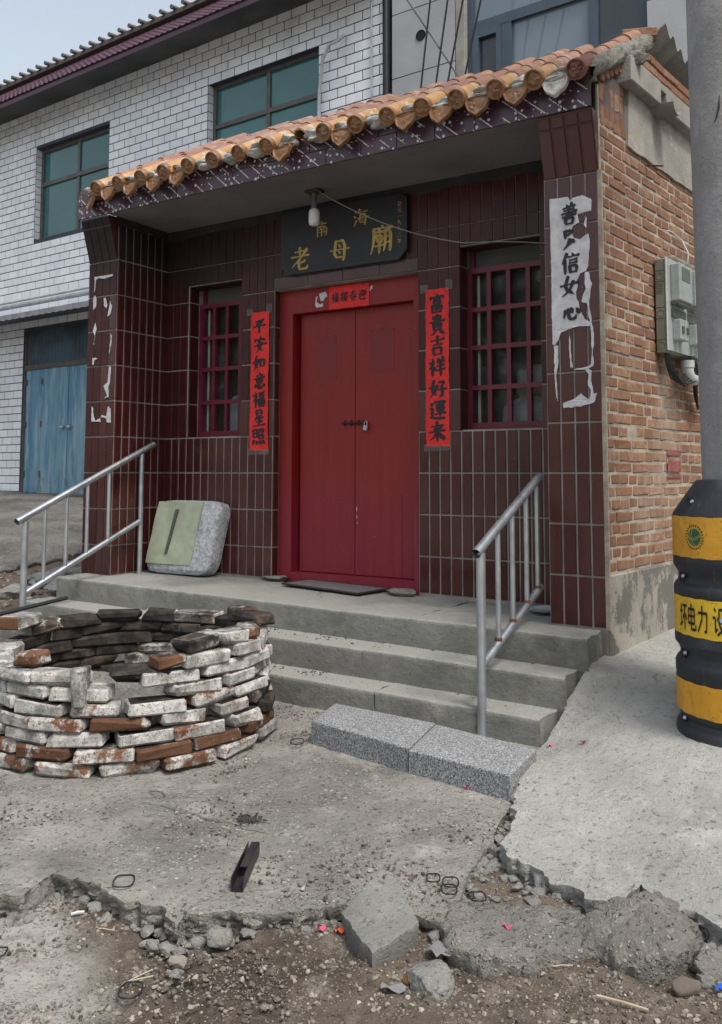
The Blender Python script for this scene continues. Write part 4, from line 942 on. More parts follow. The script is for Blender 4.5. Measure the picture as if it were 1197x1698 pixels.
b = MB(); rock(b, (-3.585, -.12, 2.735), (.10, .12, .06), 301, amp=.25, sub=2); part('mortar_lump', b, M_white, RO, smooth=60)
# rake mortar on the near end, corrugated sheet, loose brick
M_rake = m_concrete('crumbly_mortar', (.26, .25, .22), (.18, .174, .152), (.15, .145, .13), pit=.9, agg=.4, bd=.02)
mb = MB(); n = 50; A = np.zeros((n, 9, 3))
for i in range(n):
    t = -.02+1.0*i/(n-1)
    for j, (x, h) in enumerate(((-.035, .035), (-.005, .030), (.012, .02), (.022, .005), (.027, -.012), (.028, -.026), (.026, -.040), (.015, -.052), (-.02, -.055))):
        q = np.array([[t*9, x*30, h*30]]); e = float(fbm(q, 2.2, 4, 4)[0])*.016; v = RF(x+e+t*.10, .06+t*.92, h+e*.8); A[i, j] = v
mb.grid(A[::-1]); part('rake_mortar', mb, M_rake, RO, smooth=70)
M_asb = simple('fibre_cement', (.27, .265, .25), (.19, .188, .18), scale=5, rough=.9, bump=.3, bs=60, world=True)
mb = MB(); n = 80; A = np.zeros((2, n, 3)); B = np.zeros((2, n, 3))
P1, P2 = Vector((-.06, .80, 3.31)), Vector((.115, .985, 3.405))
for i in range(n):
    t = i/(n-1)*1.5; wv = .026*math.cos(t/.19*2*math.pi)
    for j in range(2):
        q = (P1-(P2-P1)*3 if j == 0 else P2)+Vector((0, t+ (0 if j else .9), -.03*t*0)); A[j, i] = (q.x, q.y, q.z+wv); B[j, i] = (q.x, q.y, q.z+wv-.009)
mb.grid(A); mb.grid(B[::-1]); mb.grid(np.stack([B[1], A[1]], 0)); mb.grid(np.stack([A[:, 0], B[:, 0]], 1)); part('corrugated_sheet', mb, M_asb, RO, smooth=50)
mb = MB(); mb.cbox(TRS((-.03, .93, 3.36), rad(20)), .20, .10, .055, .004, .002, RD); tag(part('brick', mb, M_brick, loc=(-.03, .93, 3.33)), 'single loose brick lying on top of the roof beside the corrugated sheet', 'brick')
b = MB(); rock(b, tuple(WS(.33, 2.93, .05)), (.14, .10, .09), 77, amp=.15, sub=3); part('mortar_lump', b, M_rake, RO, smooth=60)
# ---- door
DR = part('door_frame', MB().box(XDL+.008, .560, .0, -2.318, .66, 2.0).box(-1.372, .560, .0, XDR-.002, .66, 2.0).box(-2.318, .560, 1.838, -1.372, .66, 2.0).box(-2.318, .558, .0, -1.372, .70, .088), M_door, T)
mb = MB(); mb.box(-2.316, .668, .09, -2.294, .70, 1.836)
part('door_stop', mb, M_door, DR)
part('lintel_tile', MB().box(XDL+.002, D+.002, 2.001, XDR-.002, D+.06, 2.006), M_stile, DR)
for a, b in ((-2.292, -1.848), (-1.844, -1.374)):
    mb = MB(); mb.cbox(TRS(((a+b)/2, .645, .9635)), b-a, .05, 1.745, .003); lf = part('door_leaf', mb, M_door, DR)
M_patch = simple('old_poster_mark', (.168, .0120, .0125), (.150, .0105, .011), scale=20, rough=.5)
mb = MB()
for (x0, x1, z0, z1) in ((-2.165, -1.995, 1.375, 1.665), (-1.73, -1.545, 1.40, 1.675)):
    mb.box(x0, .6188, z0, x1, .6195, z1)
    for q in range(3): mb.cbox(TRS((x0+.01+q*(x1-x0-.02)/2, .6175, z1+.004+.006*(q % 2))), .012, .002, .007, .001)
part('poster_mark', mb, M_patch, DR, kind='stuff')
M_iron = simple('dark_iron', (.06, .022, .022), (.03, .018, .018), rough=.5, metal=.4)
mb = MB(); mb.tube([(-1.945, .607, 1.078), (-1.745, .607, 1.078)], .0065, 8)
for x in (-1.925, -1.872, -1.815, -1.775): mb.box(x-.004, .606, 1.062, x+.004, .6195, 1.094)
part('hasp_bolt', mb, M_iron, DR)
PL = thing('padlock', 'small steel padlock hanging on the bolt of the red double door', 'padlock', (-1.752, .600, 1.02))
mb = MB(); mb.cbox(TRS((-1.752, .600, 1.042), 0, 0, .25), .030, .016, .036, .003); part('lock_body', mb, M_steel, PL)
mb = MB(); mb.tube([(-1.762, .600, 1.055), (-1.760, .600, 1.078), (-1.750, .600, 1.088), (-1.740, .600, 1.078), (-1.742, .600, 1.055)], .0035, 7); part('shackle', mb, M_steel, PL)
mb = MB(); mb.box(-1.492, .6188, .10, -1.4895, .6196, .62); part('board_seam', mb, M_iron, DR)
mb = MB()
for x, z, h in ((-1.835, .50, .03), (-1.834, .455, .022), (-1.83, .42, .010)): mb.box(x, .6188, z, x+.007, .6197, z+h)
part('paint_chip', mb, simple('bare_pale_wood', (.5, .40, .38)), DR)
# ---- windows
M_pane = m_clear('window_glass', .95, (.75, .78, .8))
def window(x0, x1):
    y0, y1 = .605, .645
    mb = MB(); mb.box(x0-.02, y0, 1.012, x0+.014, y1, 2.0); mb.box(x1-.014, y0, 1.012, x1+.03, y1, 2.0); mb.box(x0+.014, y0, 1.966, x1-.014, y1, 2.0); mb.box(x0+.014, y0, 1.012, x1-.014, y1, 1.052)
    W = part('window', mb, M_frame, T)
    n = 4; st = (x1-x0)/n
    for i in range(1, n): part('bar', MB().box(x0+i*st-.0135, y0+.004, 1.052, x0+i*st+.0135, y1-.004, 1.966), M_frame, W)
    for z in (1.264, 1.508, 1.742): part('bar', MB().box(x0+.014, y0+.001, z-.014, x1-.014, y0+.026, z+.014), M_frame, W)
    part('pane', MB().box(x0-.02, .664, 1.0, x1+.03, .668, 2.0), M_pane, W)
    part('sash', MB().box(x0+.030, .652, 1.0, x0+.046, .662, 1.96), simple('pale_edge', (.30, .28, .26)), W)
    part('transom_board', MB().box(x0-.02, .650, 2.002, x1+.03, .664, 2.113), simple('grey_board', (.085, .085, .088), (.065, .065, .068)), W)
    part('sill', MB().box(x0-.002, D+.004, .990, x1+.02, D+.24, 1.006), M_grout, W)
    part('lintel_tile', MB().box(x0-.013, D+.004, 2.108, x1-.004, D+.14, 2.1145), M_stile, W)
    part('upright', MB().box(x0-.0, .625, 2.0, x0+.022, .649, 2.115), M_frame, W)
    return W
window(-1.003, -.503); window(-3.205, -2.705)
# things stored behind the panes
def sack(name, label, c, s, seed, col):
    mb = MB(); V, F = ICO[3]; P = np.sign(V)*np.abs(V)**.62; P = P*np.array(s)/2; P = P*(1+.10*fbm(V, 2.5, 4, seed)[:, None]); mb.add((P+np.array(c)).tolist(), F)
    o = part(name, mb, simple(name+'_cloth', col, tuple(x*.8 for x in col), scale=9, rough=.9, bump=.4, bs=22, bd=.015), smooth=70, loc=(c[0], c[1], c[2]-s[2]/2)); tag(o, label, 'sack')
sack('sack', 'pale stuffed sack behind the middle panes of the right window', (-.60, .80, 1.30), (.34, .22, .20), 4, (.55, .50, .42))
sack('sack', 'pale stuffed sack lowest behind the right window', (-.64, .79, 1.10), (.42, .22, .22), 7, (.58, .53, .46))
sack('sack', 'white cloth bundle behind the lower panes of the left window', (-2.93, .76, 1.16), (.20, .14, .32), 9, (.75, .75, .76))
mb = MB(); mb.box(-3.4, .9, .0, -.3, 1.2, .98); tag(part('altar_table', mb, simple('dark_wood', (.09, .06, .045)), loc=(-1.85, 1.05, -.02)), 'dark table inside the temple seen dimly through the window panes', 'table')
# ================================================================ STEPS
ST = thing('concrete_steps', 'three worn grey concrete steps cracked across the middle leading up to the red door', 'steps', (-1.9, -.3, -.45))
def rough_block(mb, x0, x1, y0, y1, z0, z1, ra, rb, seed, tilt=-.0148):
    """block with worn arris; ra/rb: end raggedness"""
    nx = max(8, int((x1-x0)/.018)); prof = [(y0+.004, z0)]+[(y0+.001, z0+(z1-z0)*f) for f in (.25, .5, .75)]+[(y0, z1-.018), (y0+.002, z1-.007), (y0+.008, z1-.001), (y0+.02, z1)]
    m = max(3, int((y1-y0-.02)/.035)); prof += [(y0+.02+(y1-y0-.02)*i/m, z1) for i in range(1, m+1)]
    A = np.zeros((nx+1, len(prof), 3)); X = np.linspace(x0, x1, nx+1)
    for j, (y, z) in enumerate(prof):
        zz = z+tilt*X; q = np.c_[X, np.full(nx+1, y), np.full(nx+1, z)]
        e = .0018*fbm(q, 8, 3, seed); A[:, j, 0] = X; A[:, j, 1] = y-e; A[:, j, 2] = zz+e*.8
        if 4 <= j <= 7:
            ch = np.clip(fbm(np.c_[X, X*0, X*0], 7, 4, seed+3)-.55, 0, 1)*.022; A[:, j, 2] -= ch*(1-.25*(j-4)); A[:, j, 1] += ch*.5
        A[0, j, 0] += ra*float(vnoise(np.array([[y*22, z*22, 0]]), seed)[0]); A[-1, j, 0] += rb*float(vnoise(np.array([[y*18, z*18, 3]]), seed)[0])
    mb.grid(A[::-1])
    for e, fl in ((0, False), (-1, True)):   # end faces
        o = len(mb.v); pts = [tuple(p) for p in A[e]]; low = [(p[0]+(ra if e == 0 else rb)*.6*RD.uniform(-1, 1)*(1 if k % 3 else 0), p[1], z0+tilt*p[0]) for k, p in enumerate(pts)]
        mid = [((a[0]+b[0])/2+(ra if e == 0 else rb)*RD.uniform(-.9, .9), a[1], (a[2]+b[2])/2) for a, b in zip(pts, low)]
        G = np.array([pts, mid, low]); mb.grid(G if fl else G[::-1])
SPL = (-.945, -1.095, -.91)
for i, (yf, yb, zt, zb, xl, xr) in enumerate(((-.257, D, .0, -.46, -3.675, -.022), (-.465, -.245, -.148, -.46, -3.745, -.062), (-.659, -.455, -.285, -.47, -3.86, -.090))):
    tz = -.006 if i == 0 else 0
    for a, b, q in ((xl, SPL[i]-.004, 0), (SPL[i]+.004, xr, 1)):
        mb = MB(); rough_block(mb, a, b, yf, yb, zb, zt+tz+(.002 if q else 0), .012 if q else .006, .014 if q else .012, 60+i*2+q)
        part('step_block', mb, M_step, ST, smooth=45)
mb = MB(); rg = np.random.RandomState(5)
crumb = MB()
for i in range(260):
    k = rg.randint(0, 2); x = rg.uniform(-2.6, -1.3) if i < 210 else rg.uniform(-1.6, -.2)
    y = (-.257-.13*rg.rand()**1.3 if k == 0 else -.465-.12*rg.rand()**1.3); z = (-.148 if k == 0 else -.285)-.0148*x; s = .003+.007*rg.rand()**3
    rock(crumb, (x, y-.0, z+s*.3), (s*2, s*2, s*1.3), i, sub=0)
part('dark_crumbs', crumb, simple('dark_crumb', (.05, .045, .04), (.09, .08, .07), var=.4), ST, kind='stuff')
# ---- handrails
def rail(label, X, post, base_z, top0, top1, low0, low1, bal, endpost=None, rust=False):
    H = thing('handrail', label, 'handrail', (X, post, base_z), 'steel handrails of the steps')
    d = Vector(top1)-Vector(top0); a = Vector(top0)-d.normalized()*.03
    mb = MB(); mb.tube([a, Vector(top0)+d*.5, top1], .0215, 14, cap=False); mb.tube([top1, a], .0185, 14, cap=False); part('top_rail', mb, M_steel, H, smooth=50)
    mb = MB(); mb.tube([(X, post, base_z), (X, post, top0[2]-.012)], .0205, 14); part('post', mb, M_steel, H, smooth=50)
    mb = MB(); mb.tube([low0, low1], .0185, 12); part('bottom_rail', mb, M_steel, H, smooth=50)
    dl = Vector(low1)-Vector(low0)
    for y in bal:
        t1 = (y-top0[1])/d.y; t0 = (y-low0[1])/dl.y
        b0 = Vector(low0)+dl*t0; b1 = Vector(top0)+d*t1
        mb = MB(); mb.tube([b0+Vector((0, 0, .01)), b1-Vector((0, 0, .012))], .0125, 10); part('baluster', mb, M_steel, H, smooth=50)
        if rust:
            m = MB(); m.lathe([(.0165, -.008), (.0185, 0), (.0165, .008)], b0+Vector((0, 0, .018)), 10); part('weld_rust', m, M_rust, H, smooth=60)
    if endpost:
        mb = MB(); mb.tube([endpost[0], endpost[1]], .0175, 12); part('post', mb, M_steel, H, smooth=50)
rail('short galvanised handrail with rusty welds at the right end of the steps', -.36, -.655, -.40, (-.36, -.675, .408), (-.36, .06, .732), (-.36, -.64, -.09), (-.36, .06, .175), (-.469, -.30, -.125, .02), rust=True)
rail('galvanised handrail at the left end of the steps beside the padded block', -.36-3.0, -.755, -.235, (-3.36, -.79, .46), (-3.36, .305, .952), (-3.36, -.745, .012), (-3.36, .178, .408), (-.612, -.446, -.28, -.10), ((-3.36, .19, .045), (-3.36, .19, .895)))

# ================================================================ SIGNS AND PAPERS
M_ink = simple('black_ink', (.010, .009, .013), (.016, .014, .018), rough=.6)
M_rpaper = m_redpaper(); M_tape = m_clear('clear_tape', .82, (.86, .84, .82), .3)
def couplet(x0, x1, z0, z1, chars, label, zs, lean=0.):
    wv = lambda u, v: D-.0095-.0025*(math.sin(u*31+v*7)+math.sin(v*19))-.003
    C = thing('couplet_strip', label, 'couplet', ((x0+x1)/2, D-.01, z0), 'red couplets either side of the door')
    mb = MB(); A = np.zeros((7, 40, 3))
    for i in range(7):
        for j in range(40):
            u = x0+(x1-x0)*i/6; v = z0+(z1-z0)*j/39; e = .0018*math.sin(j*2.3+i) if i in (0, 6) else 0; A[i, j] = (u+e+lean*(v-z1), wv(u, v), v+.003*math.sin(i*2))
    mb.grid(A); part('paper', mb, M_rpaper, C, smooth=180)
    for ch, z in zip(chars, zs):
        mb = MB(); write(mb, ch, (x0+x1)/2+RD.uniform(-.004, .004), z, .116, .116, lambda u, v, l: (u+lean*(v-z1), wv(u, v)-.0008-l, v), wd=16); part('character', mb, M_ink, C)
    mb = MB()
    for (u0, v0, u1, v1) in ((x0-.035, z1-.02, x0+.02, z1+.035), (x1-.02, z1-.015, x1+.03, z1+.05), (x0-.012, z0-.03, x1+.015, z0+.012)): mb.grid(np.array([[(u0, D-.0175, v0), (u0, D-.0175, v1)], [(u1, D-.0175, v0+.004), (u1, D-.0175, v1-.006)]]))
    part('tape', mb, M_tape, C, kind='stuff')
def zlist(a, b, n): return [a+(b-a)*i/(n-1) for i in range(n)]
couplet(-2.622, -2.464, .902, 1.862, '平安如意福星照', 'red vertical couplet with seven black characters left of the door', zlist(1.762, .998, 7))
couplet(-1.243, -1.084, .909, 1.871, '富貴吉祥好運来', 'red vertical couplet with seven black characters right of the door', zlist(1.78, .998, 7))
B_ = thing('door_banner', 'small red horizontal banner with four black characters above the double door', 'banner', (-1.857, .556, 1.843))
mb = MB(); A = np.zeros((12, 6, 3))
for i in range(12):
    for j in range(6): u = -2.014+.316*i/11; v = 1.836+.152*j/5; A[i, j] = (u, .5565-.002*math.sin(i*1.1)-.002, v+.002*math.sin(i*1.7))
mb.grid(A); part('paper', mb, M_rpaper, B_, smooth=180)
for i, ch in enumerate('福接春迎'):
    mb = MB(); write(mb, ch, -1.963+.071*i, 1.912, .062, .068, lambda u, v, l: (u, .5515-l, v), wd=12.5); part('character', mb, M_ink, B_)
M_white_p = simple('white_paper', (.52, .515, .53), (.42, .415, .43), scale=14, rough=.8, bump=.25, bs=40, bd=.004, world=True)
mb = MB()
for poly in ([(-2.10, 1.955), (-2.045, 1.965), (-2.03, 1.93), (-2.05, 1.925), (-2.06, 1.905), (-2.085, 1.905)], [(-2.125, 1.935), (-2.11, 1.94), (-2.118, 1.90), (-2.09, 1.88), (-2.07, 1.89), (-2.065, 1.865), (-2.12, 1.862), (-2.13, 1.885)], [(-1.69, 1.96), (-1.672, 1.965), (-1.675, 1.945), (-1.69, 1.94), (-1.688, 1.93), (-1.698, 1.932)]):
    poly2(mb, poly, lambda u, v: (u, .5585, v))
tag(part('torn_paper', mb, M_white_p, loc=(-2.08, .558, 1.86), kind='stuff'), 'torn white paper scraps stuck on the door head beside the small red banner', 'paper scrap')
# white torn papers on the pillars
def torn(polys, y, name, label, chars=None):
    P = thing(name, label, 'torn paper', (sum(p[0] for p in polys[0])/len(polys[0]), y, min(p[1] for q in polys for p in q)))
    for k, poly in enumerate(polys):
        mb = MB(); per = sum(math.dist(a, b) for a, b in zip(poly, list(poly[1:])+[poly[0]])); Q = resample(list(poly)+[poly[0]], max(24, int(per/.0042)), .0022 if k == 0 else .0048, k+3)[:-1]
        mb.prism(Q.tolist(), lambda u, v, s: (u, y-(.0012 if s else 0)-.0012*math.sin(u*60+v*23)*s, v)); part('paper', mb, M_white_p, P)
    for ch, (cx, cz), s in chars or []:
        mb = MB(); write(mb, ch, cx, cz, .092*s, .104*s, lambda u, v, l: (u, y-.0042-l, v), wd=17, tilt=.10); part('character', mb, M_ink, P)
torn(PAPER_R, -.0085, 'torn_white_couplet', 'torn white paper strip with black characters on the right pillar', [(c, q, 1.) for c, q in zip('善男信女心', PAPER_R_CH)])
torn(PAPER_L, -.0085, 'torn_paper_remains', 'scraps of white paper outline left on the left pillar')
# ---- plaque
PQ = thing('name_plaque', 'black plaque with gold characters on the wall above the door', 'plaque', (-1.848, .47, 2.08))
M_black = simple('black_lacquer', (.012, .013, .016), (.02, .021, .024), scale=4, rough=.5, bump=.08, bs=30, world=True)
M_gold = simple('gold_paint', (.43, .30, .085), (.28, .19, .05), scale=20, rough=.5, bump=.1, bs=60, var=.1)
px0, px1, pz0, pz1 = -2.343, -1.357, 2.082, 2.546
oct_ = [(px0, pz0+.06), (px0+.06, pz0), (px1-.06, pz0), (px1, pz0+.06), (px1, 2.47), (px1-.04, 2.50), (px0+.05, 2.515), (px0, 2.50)]
mb = MB(); mb.prism(oct_, lambda u, v, s: (u, .484 if s == 0 else .452, v)); part('board', mb, M_black, PQ)
mb = MB(); path = [(px0+.012, pz0+.065), (px0+.066, pz0+.012), (px1-.066, pz0+.012), (px1-.012, pz0+.065)]
for a, b in zip(path, path[1:]): mb.tube([(a[0], .4515, a[1]), (b[0], .4515, b[1])], .0028, 6)
part('edge_line', mb, simple('worn_edge', (.06, .063, .066)), PQ)
def pl(u, v):  # plaque pixel-free layout helper: fraction of the board
    return px0+(px1-px0)*u, pz0+(pz1-pz0)*v
for ch, (u, v), s, k in (('南', (.345, .60), .105, 1.), ('海', (.655, .665), .115, 1.), ('老', (.165, .215), .155, 1.), ('母', (.485, .255), .155, 1.), ('廟', (.815, .31), .165, 1.12)):
    cx, cz = pl(u, v); mb = MB(); write(mb, ch, cx, cz, s, s*k, lambda u, v, l: (u, .4512-l, v), wd=12 if s > .12 else 10, tilt=0.); part('character', mb, M_gold, PQ)
for i, ch in enumerate('公元一九九二年'):
    cx, cz = pl(.945, .76-.085*i); mb = MB(); write(mb, ch, cx, cz, .032, .034, lambda u, v, l: (u, .4512-l, v), wd=11, tilt=0.); part('character', mb, M_gold, PQ)
# ---- lamp and its wire
LA = thing('hanging_bulb', 'bare light bulb hanging from the porch soffit in front of the plaque', 'light bulb', (-1.915, .24, 2.55))
mb = MB(); mb.cbox(TRS((-1.915, .24, 2.542)), .11, .075, .018, .004); part('ceiling_block', mb, simple('brown_wood', (.06, .04, .03)), LA)
mb = MB(); mb.lathe([(.001, 0), (.016, 0), (.02, -.015), (.016, -.03), (.014, -.055), (.021, -.06), (.021, -.105), (.001, -.105)], (-1.915, .24, 2.534), 16); part('socket', mb, simple('grey_bakelite', (.10, .095, .09)), LA, smooth=40)
mb = MB(); mb.lathe([(.018, 0), (.032, -.012), (.036, -.03), (.036, -.09), (.032, -.105), (.018, -.112), (.001, -.113)], (-1.915, .24, 2.43), 18); part('bulb', mb, simple('milky_glass', (.62, .61, .60), rough=.15), LA, smooth=50)
def sag(a, b, s, n=14): a, b = Vector(a), Vector(b); return [a.lerp(b, i/n)-Vector((0, 0, s*4*(i/n)*(1-i/n))) for i in range(n+1)]
mb = MB(); mb.tube(sag((-1.88, .24, 2.535), (-.95, .43, 2.115), .055)+sag((-.95, .43, 2.115), (-.44, .48, 2.05), -.01)[1:], .0032, 6)
M_wire = simple('grey_wire', (.26, .25, .25)); M_cable = simple('black_cable', (.012, .012, .013), rough=.5)
tag(part('lamp_wire', mb, M_wire, loc=(-1.88, .24, 2.535)), 'thin grey wire sagging from the bulb across to the right window', 'wire')
# ---- padded block against the wall
M_fab = NT('grey_marbled_cloth'); _n = M_fab.noise(34, 6, .7, dist=1.); _c = M_fab.mix(M_fab.ss(_n, .4, .62), (.42, .43, .45), (.22, .23, .25)); M_fab = M_fab.done(_c, .7, M_fab.bump(M_fab.math('ADD', M_fab.noise(9, 5, .6), M_fab.math('MULTIPLY', _n, .3)), .5, .012))
M_green = simple('pale_green_cloth', (.34, .37, .28), (.27, .30, .215), scale=5, rough=.75, bump=.25, bs=18, bd=.006)
CU = thing('padded_block', 'pale green and grey padded block with a dark slit leaning on the tiled wall', 'padded block', (-3.06, .36, .045))
CM = TRS((-3.085, .345, .040), rad(3), rad(-9))
def cushion_mesh():
    V, F = ICO[4]; s = np.array([.575, .155, .515])/2; P = np.sign(V)*np.abs(V)**.33
    P = P/np.maximum(np.abs(P).max(1, keepdims=True), 1e-6)*np.minimum(1, np.linalg.norm(V, axis=1, keepdims=True)); 
    q = np.abs(P)**7; P = P/(q.sum(1, keepdims=True))**(1/7.)
    P = P*s; P[:, 0] += .06*(P[:, 2]/s[2])*.55*1.; P = P+.0045*fbm(V, 5, 4, 3)[:, None]*V; P[:, 2] += s[2]; return P, F
P, F = cushion_mesh(); mb = MB(); mb.add([CM @ Vector(p) for p in P], F); part('padding', mb, M_fab, CU, smooth=180)
mb = MB(); A = np.zeros((24, 24, 3))
for i in range(24):
    for j in range(24):
        u = i/23; v = j/23; x = -.268+.405*u; z = .065+.435*v; b = .005*math.sin(u*5+v*3)+.004*math.sin(v*11); A[i, j] = CM @ Vector((x+.06*((z/.2575)-1)*.55, -.0835-.004*math.sin(math.pi*u)*math.sin(math.pi*v)-b*.6, z))
mb.grid(A); mb.grid(A[::-1]+np.array([0, .006, 0])); part('green_panel', mb, M_green, CU, smooth=180)
mb = MB(); mb.add([CM @ Vector(p) for p in ((-.118, -.0985, .135), (-.096, -.0985, .135), (-.038, -.0985, .445), (-.062, -.0985, .445), (-.118, -.09, .135), (-.096, -.09, .135), (-.038, -.09, .445), (-.062, -.09, .445))], [(0, 1, 2, 3), (0, 4, 5, 1), (1, 5, 6, 2), (2, 6, 7, 3), (3, 7, 4, 0)]); part('slit', mb, simple('dark_slit', (.09, .092, .075)), CU)
# ---- mat, door stones, plate, granite slabs
M_mat = NT('rubber_mat'); _v = M_mat.vor(95, v=M_mat.scl(M_mat.pos(), (1, 1, 0)), rndm=0.); M_mat = M_mat.done(M_mat.mix(M_mat.ss(_v, .30, .42), (.075, .065, .072), (.16, .145, .155)), .8, M_mat.bump(_v, .8, .006))
MT = thing('door_mat', 'dark rubber mat on the porch in front of the red door', 'mat', (-1.86, .37, .02))
mb = MB(); q = [(-2.19, .30), (-1.56, .215), (-1.525, .53), (-2.17, .56)]; zf = lambda x: .003-.0148*x+.004
mb.prism(q, lambda u, v, s: (u, v, zf(u)+(.008 if s else 0))); part('mat_sheet', mb, M_mat, MT)
mb = MB()
for a, b in zip(q, q[1:]+q[:1]): mb.tube([(a[0], a[1], zf(a[0])+.006), (b[0], b[1], zf(b[0])+.006)], .0065, 6)
part('mat_edge', mb, simple('black_rubber', (.025, .023, .025), rough=.6), MT)
stone_thing('door_stone', 'flat stone at the foot of the left door jamb', 'stone', (-2.40, .505, .045), (.20, .12, .045), 91, planes=9, amp=.06, mat=M_stone)
stone_thing('door_stone', 'flat stone at the foot of the right door jamb beside the mat', 'stone', (-1.40, .44, .035), (.20, .13, .05), 92, planes=9, amp=.06, mat=M_rake)
mb = MB(); mb.lathe([(.001, .004), (.06, .004), (.085, .014), (.088, .017), (.084, .0175), (.058, .008), (.001, .008)], (-.43, .30, .012), 28); mb.lathe([(.001, .010), (.055, .010), (.078, .020), (.080, .023), (.052, .014), (.001, .014)], (-.425, .305, .012), 28)
tag(part('plate', mb, simple('white_enamel', (.6, .6, .6), rough=.2), smooth=40, loc=(-.43, .30, .012)), 'stacked white plates on the porch behind the right handrail', 'plate')
M_gran = m_granite()
def gslab(label, pts, z, h, seed):
    q = [Vector((*p, 0)) for p in pts]; n = 10; mb = MB()
    c = sum(q, Vector())/4; ex = (q[1]-q[0]).length; ey = (q[3]-q[0]).length; az = math.atan2((q[1]-q[0]).y, (q[1]-q[0]).x)
    rings = []
    for ins, dz in ((.0, -h), (.0, -.006), (.0018, -.0018), (.006, 0), (.03, .0005)):
        rings.append([tuple(v+(c-v).normalized()*ins*1.4+Vector((0, 0, z+dz))) for v in q])
    A = np.array(rings); A = np.concatenate([A, A[:, :1]], 1); mb.grid(A[::-1]); mb.add(rings[-1], [(0, 1, 2, 3)]); o = part('granite_slab', mb, M_gran, loc=(c.x, c.y, z-h)); return tag(o, label, 'granite slab')
gslab('speckled grey granite kerb slab, the left one below the steps', [(-.948, -1.105), (-.412, -1.215), (-.488, -.848), (-1.03, -.808)], -.309, .11, 3)
gslab('speckled grey granite kerb slab, the right one with its end buried in cement', [(-.405, -1.222), (.036, -1.283), (.002, -.945), (-.482, -.852)], -.312, .11, 4)
b = MB()
for i in range(26): t = i/25; rock(b, (.062-.03*t+.008*math.sin(i*2.1), -1.27+.36*t, -.392+.012*t+.008*math.sin(i)), (.055, .035, .05), 500+i, amp=.2, sub=2)
part('cement_fillet', b, M_pad, smooth=60, kind='structure')
# ================================================================ BRICK RING
RC = Vector((-1.75, -1.375, -.40)); BR = thing('brick_ring', 'round dry stacked ring of whitewashed bricks blackened inside, used as a burning pit', 'brick ring', RC)
M_w1 = m_wash('whitewashed_brick', .68, (.19, .125, .10)); M_w2 = m_wash('half_whitewashed_brick', .50, (.22, .095, .055)); M_w3 = m_wash('bare_orange_brick', .36, (.152, .076, .045))
M_so = m_wash('sooty_brick', .10, (.065, .055, .048), .95); M_so2 = m_wash('half_sooty_brick', .32, (.11, .085, .068), .8); M_gw = m_wash('grey_smoked_brick', .55, (.17, .14, .12), .5)
rgb = random.Random(21); CH_ = .0535
zr = lambda x, y: at(zapron, x, y)
def ring_brick(az, r, z, L, mo, mi, yaw=0., roll=0., wd=.108, h=.0522):
    mb = MB(); mb.cbox(Matrix(), L, wd, h, .007, .0045, rgb)
    # local -Y is the outer face
    mats = [mi, mo]; mm = []
    for f in mb.f:
        p = [Vector(mb.v[i]) for i in f]; n = (p[1]-p[0]).cross(p[2]-p[0]).normalized(); mm.append(1 if (n.y < -.5 or (abs(n.x) > .6 and sum(q.y for q in p)/len(p) < .01) or (n.y < -.2)) else 0)
    mb.m = mm
    m = TRS((RC.x+r*math.cos(az), RC.y+r*math.sin(az), z), az+math.pi/2+yaw, roll, rgb.uniform(-.02, .02))
    inst('brick', mb.mesh('brick', mats), m, BR)
NB = 16
def hgt(az):
    d = math.degrees(az) % 360          # 0 right, 90 back, 270 front
    pts = [(0, 7.6), (30, 8.1), (60, 8.0), (100, 8.0), (140, 8.1), (180, 7.9), (215, 7.4), (245, 7.2), (262, 7.2), (285, 6.9), (296, 5.9), (302, 5.1), (318, 5.3), (326, 6.5), (340, 7.4), (360, 8.0)]
    for (a, x), (b, y) in zip(pts, pts[1:]):
        if a <= d <= b: return x+(y-x)*(d-a)/(b-a)
for k in range(10):
    r = .588-.006*k+rgb.uniform(-.004, .004)
    for i in range(NB):
        az = 2*math.pi*(i+.5*(k % 2)+.13*k)/NB+rgb.uniform(-.03, .03)
        if k+.5 > hgt(az): continue
        L = .2245*rgb.choice([1, 1, 1, 1, 1.02, .97, .8]); d = math.degrees(az) % 360
        gz = zr(RC.x+r*math.cos(az), RC.y+r*math.sin(az))
        if k < 1: mo = rgb.choice([M_w3, M_w3, M_w3])
        elif k < 2: mo = rgb.choice([M_w3, M_w2, M_w3])
        elif k < 4: mo = rgb.choice([M_w2, M_w1, M_w2, M_w1, M_w3] if d > 300 or d < 30 else [M_w2, M_w1, M_w1])
        else: mo = rgb.choice([M_w1, M_w1, M_w1, M_w2])
        if 20 < d < 60 and k < 4: mo = rgb.choice([M_gw, M_so2, M_w2])
        top = k+1.5 > hgt(az)
        mi = rgb.choice([M_so, M_so, M_so2]) if (40 < d < 200 or not top) else rgb.choice([M_gw, M_gw, M_w1])
        if 60 < d < 200 and top: mi = rgb.choice([M_so, M_gw, M_so2])
        ring_brick(az, r+rgb.uniform(-.012, .012), gz+.004+CH_*(k+.5)+rgb.uniform(-.003, .003), L, mo, mi, rgb.uniform(-.10, .10), rgb.uniform(-.03, .03))
def rim(deg, k, dr=0., **kw):
    az = rad(deg); r = .545+dr; k = int(hgt(az)+.5)+k; z = zr(RC.x+r*math.cos(az), RC.y+r*math.sin(az))+CH_*(k+.5)+.008; ring_brick(az, r, z, kw.pop('L', .232), kw.pop('mo', M_so2), kw.pop('mi', M_so), **kw)
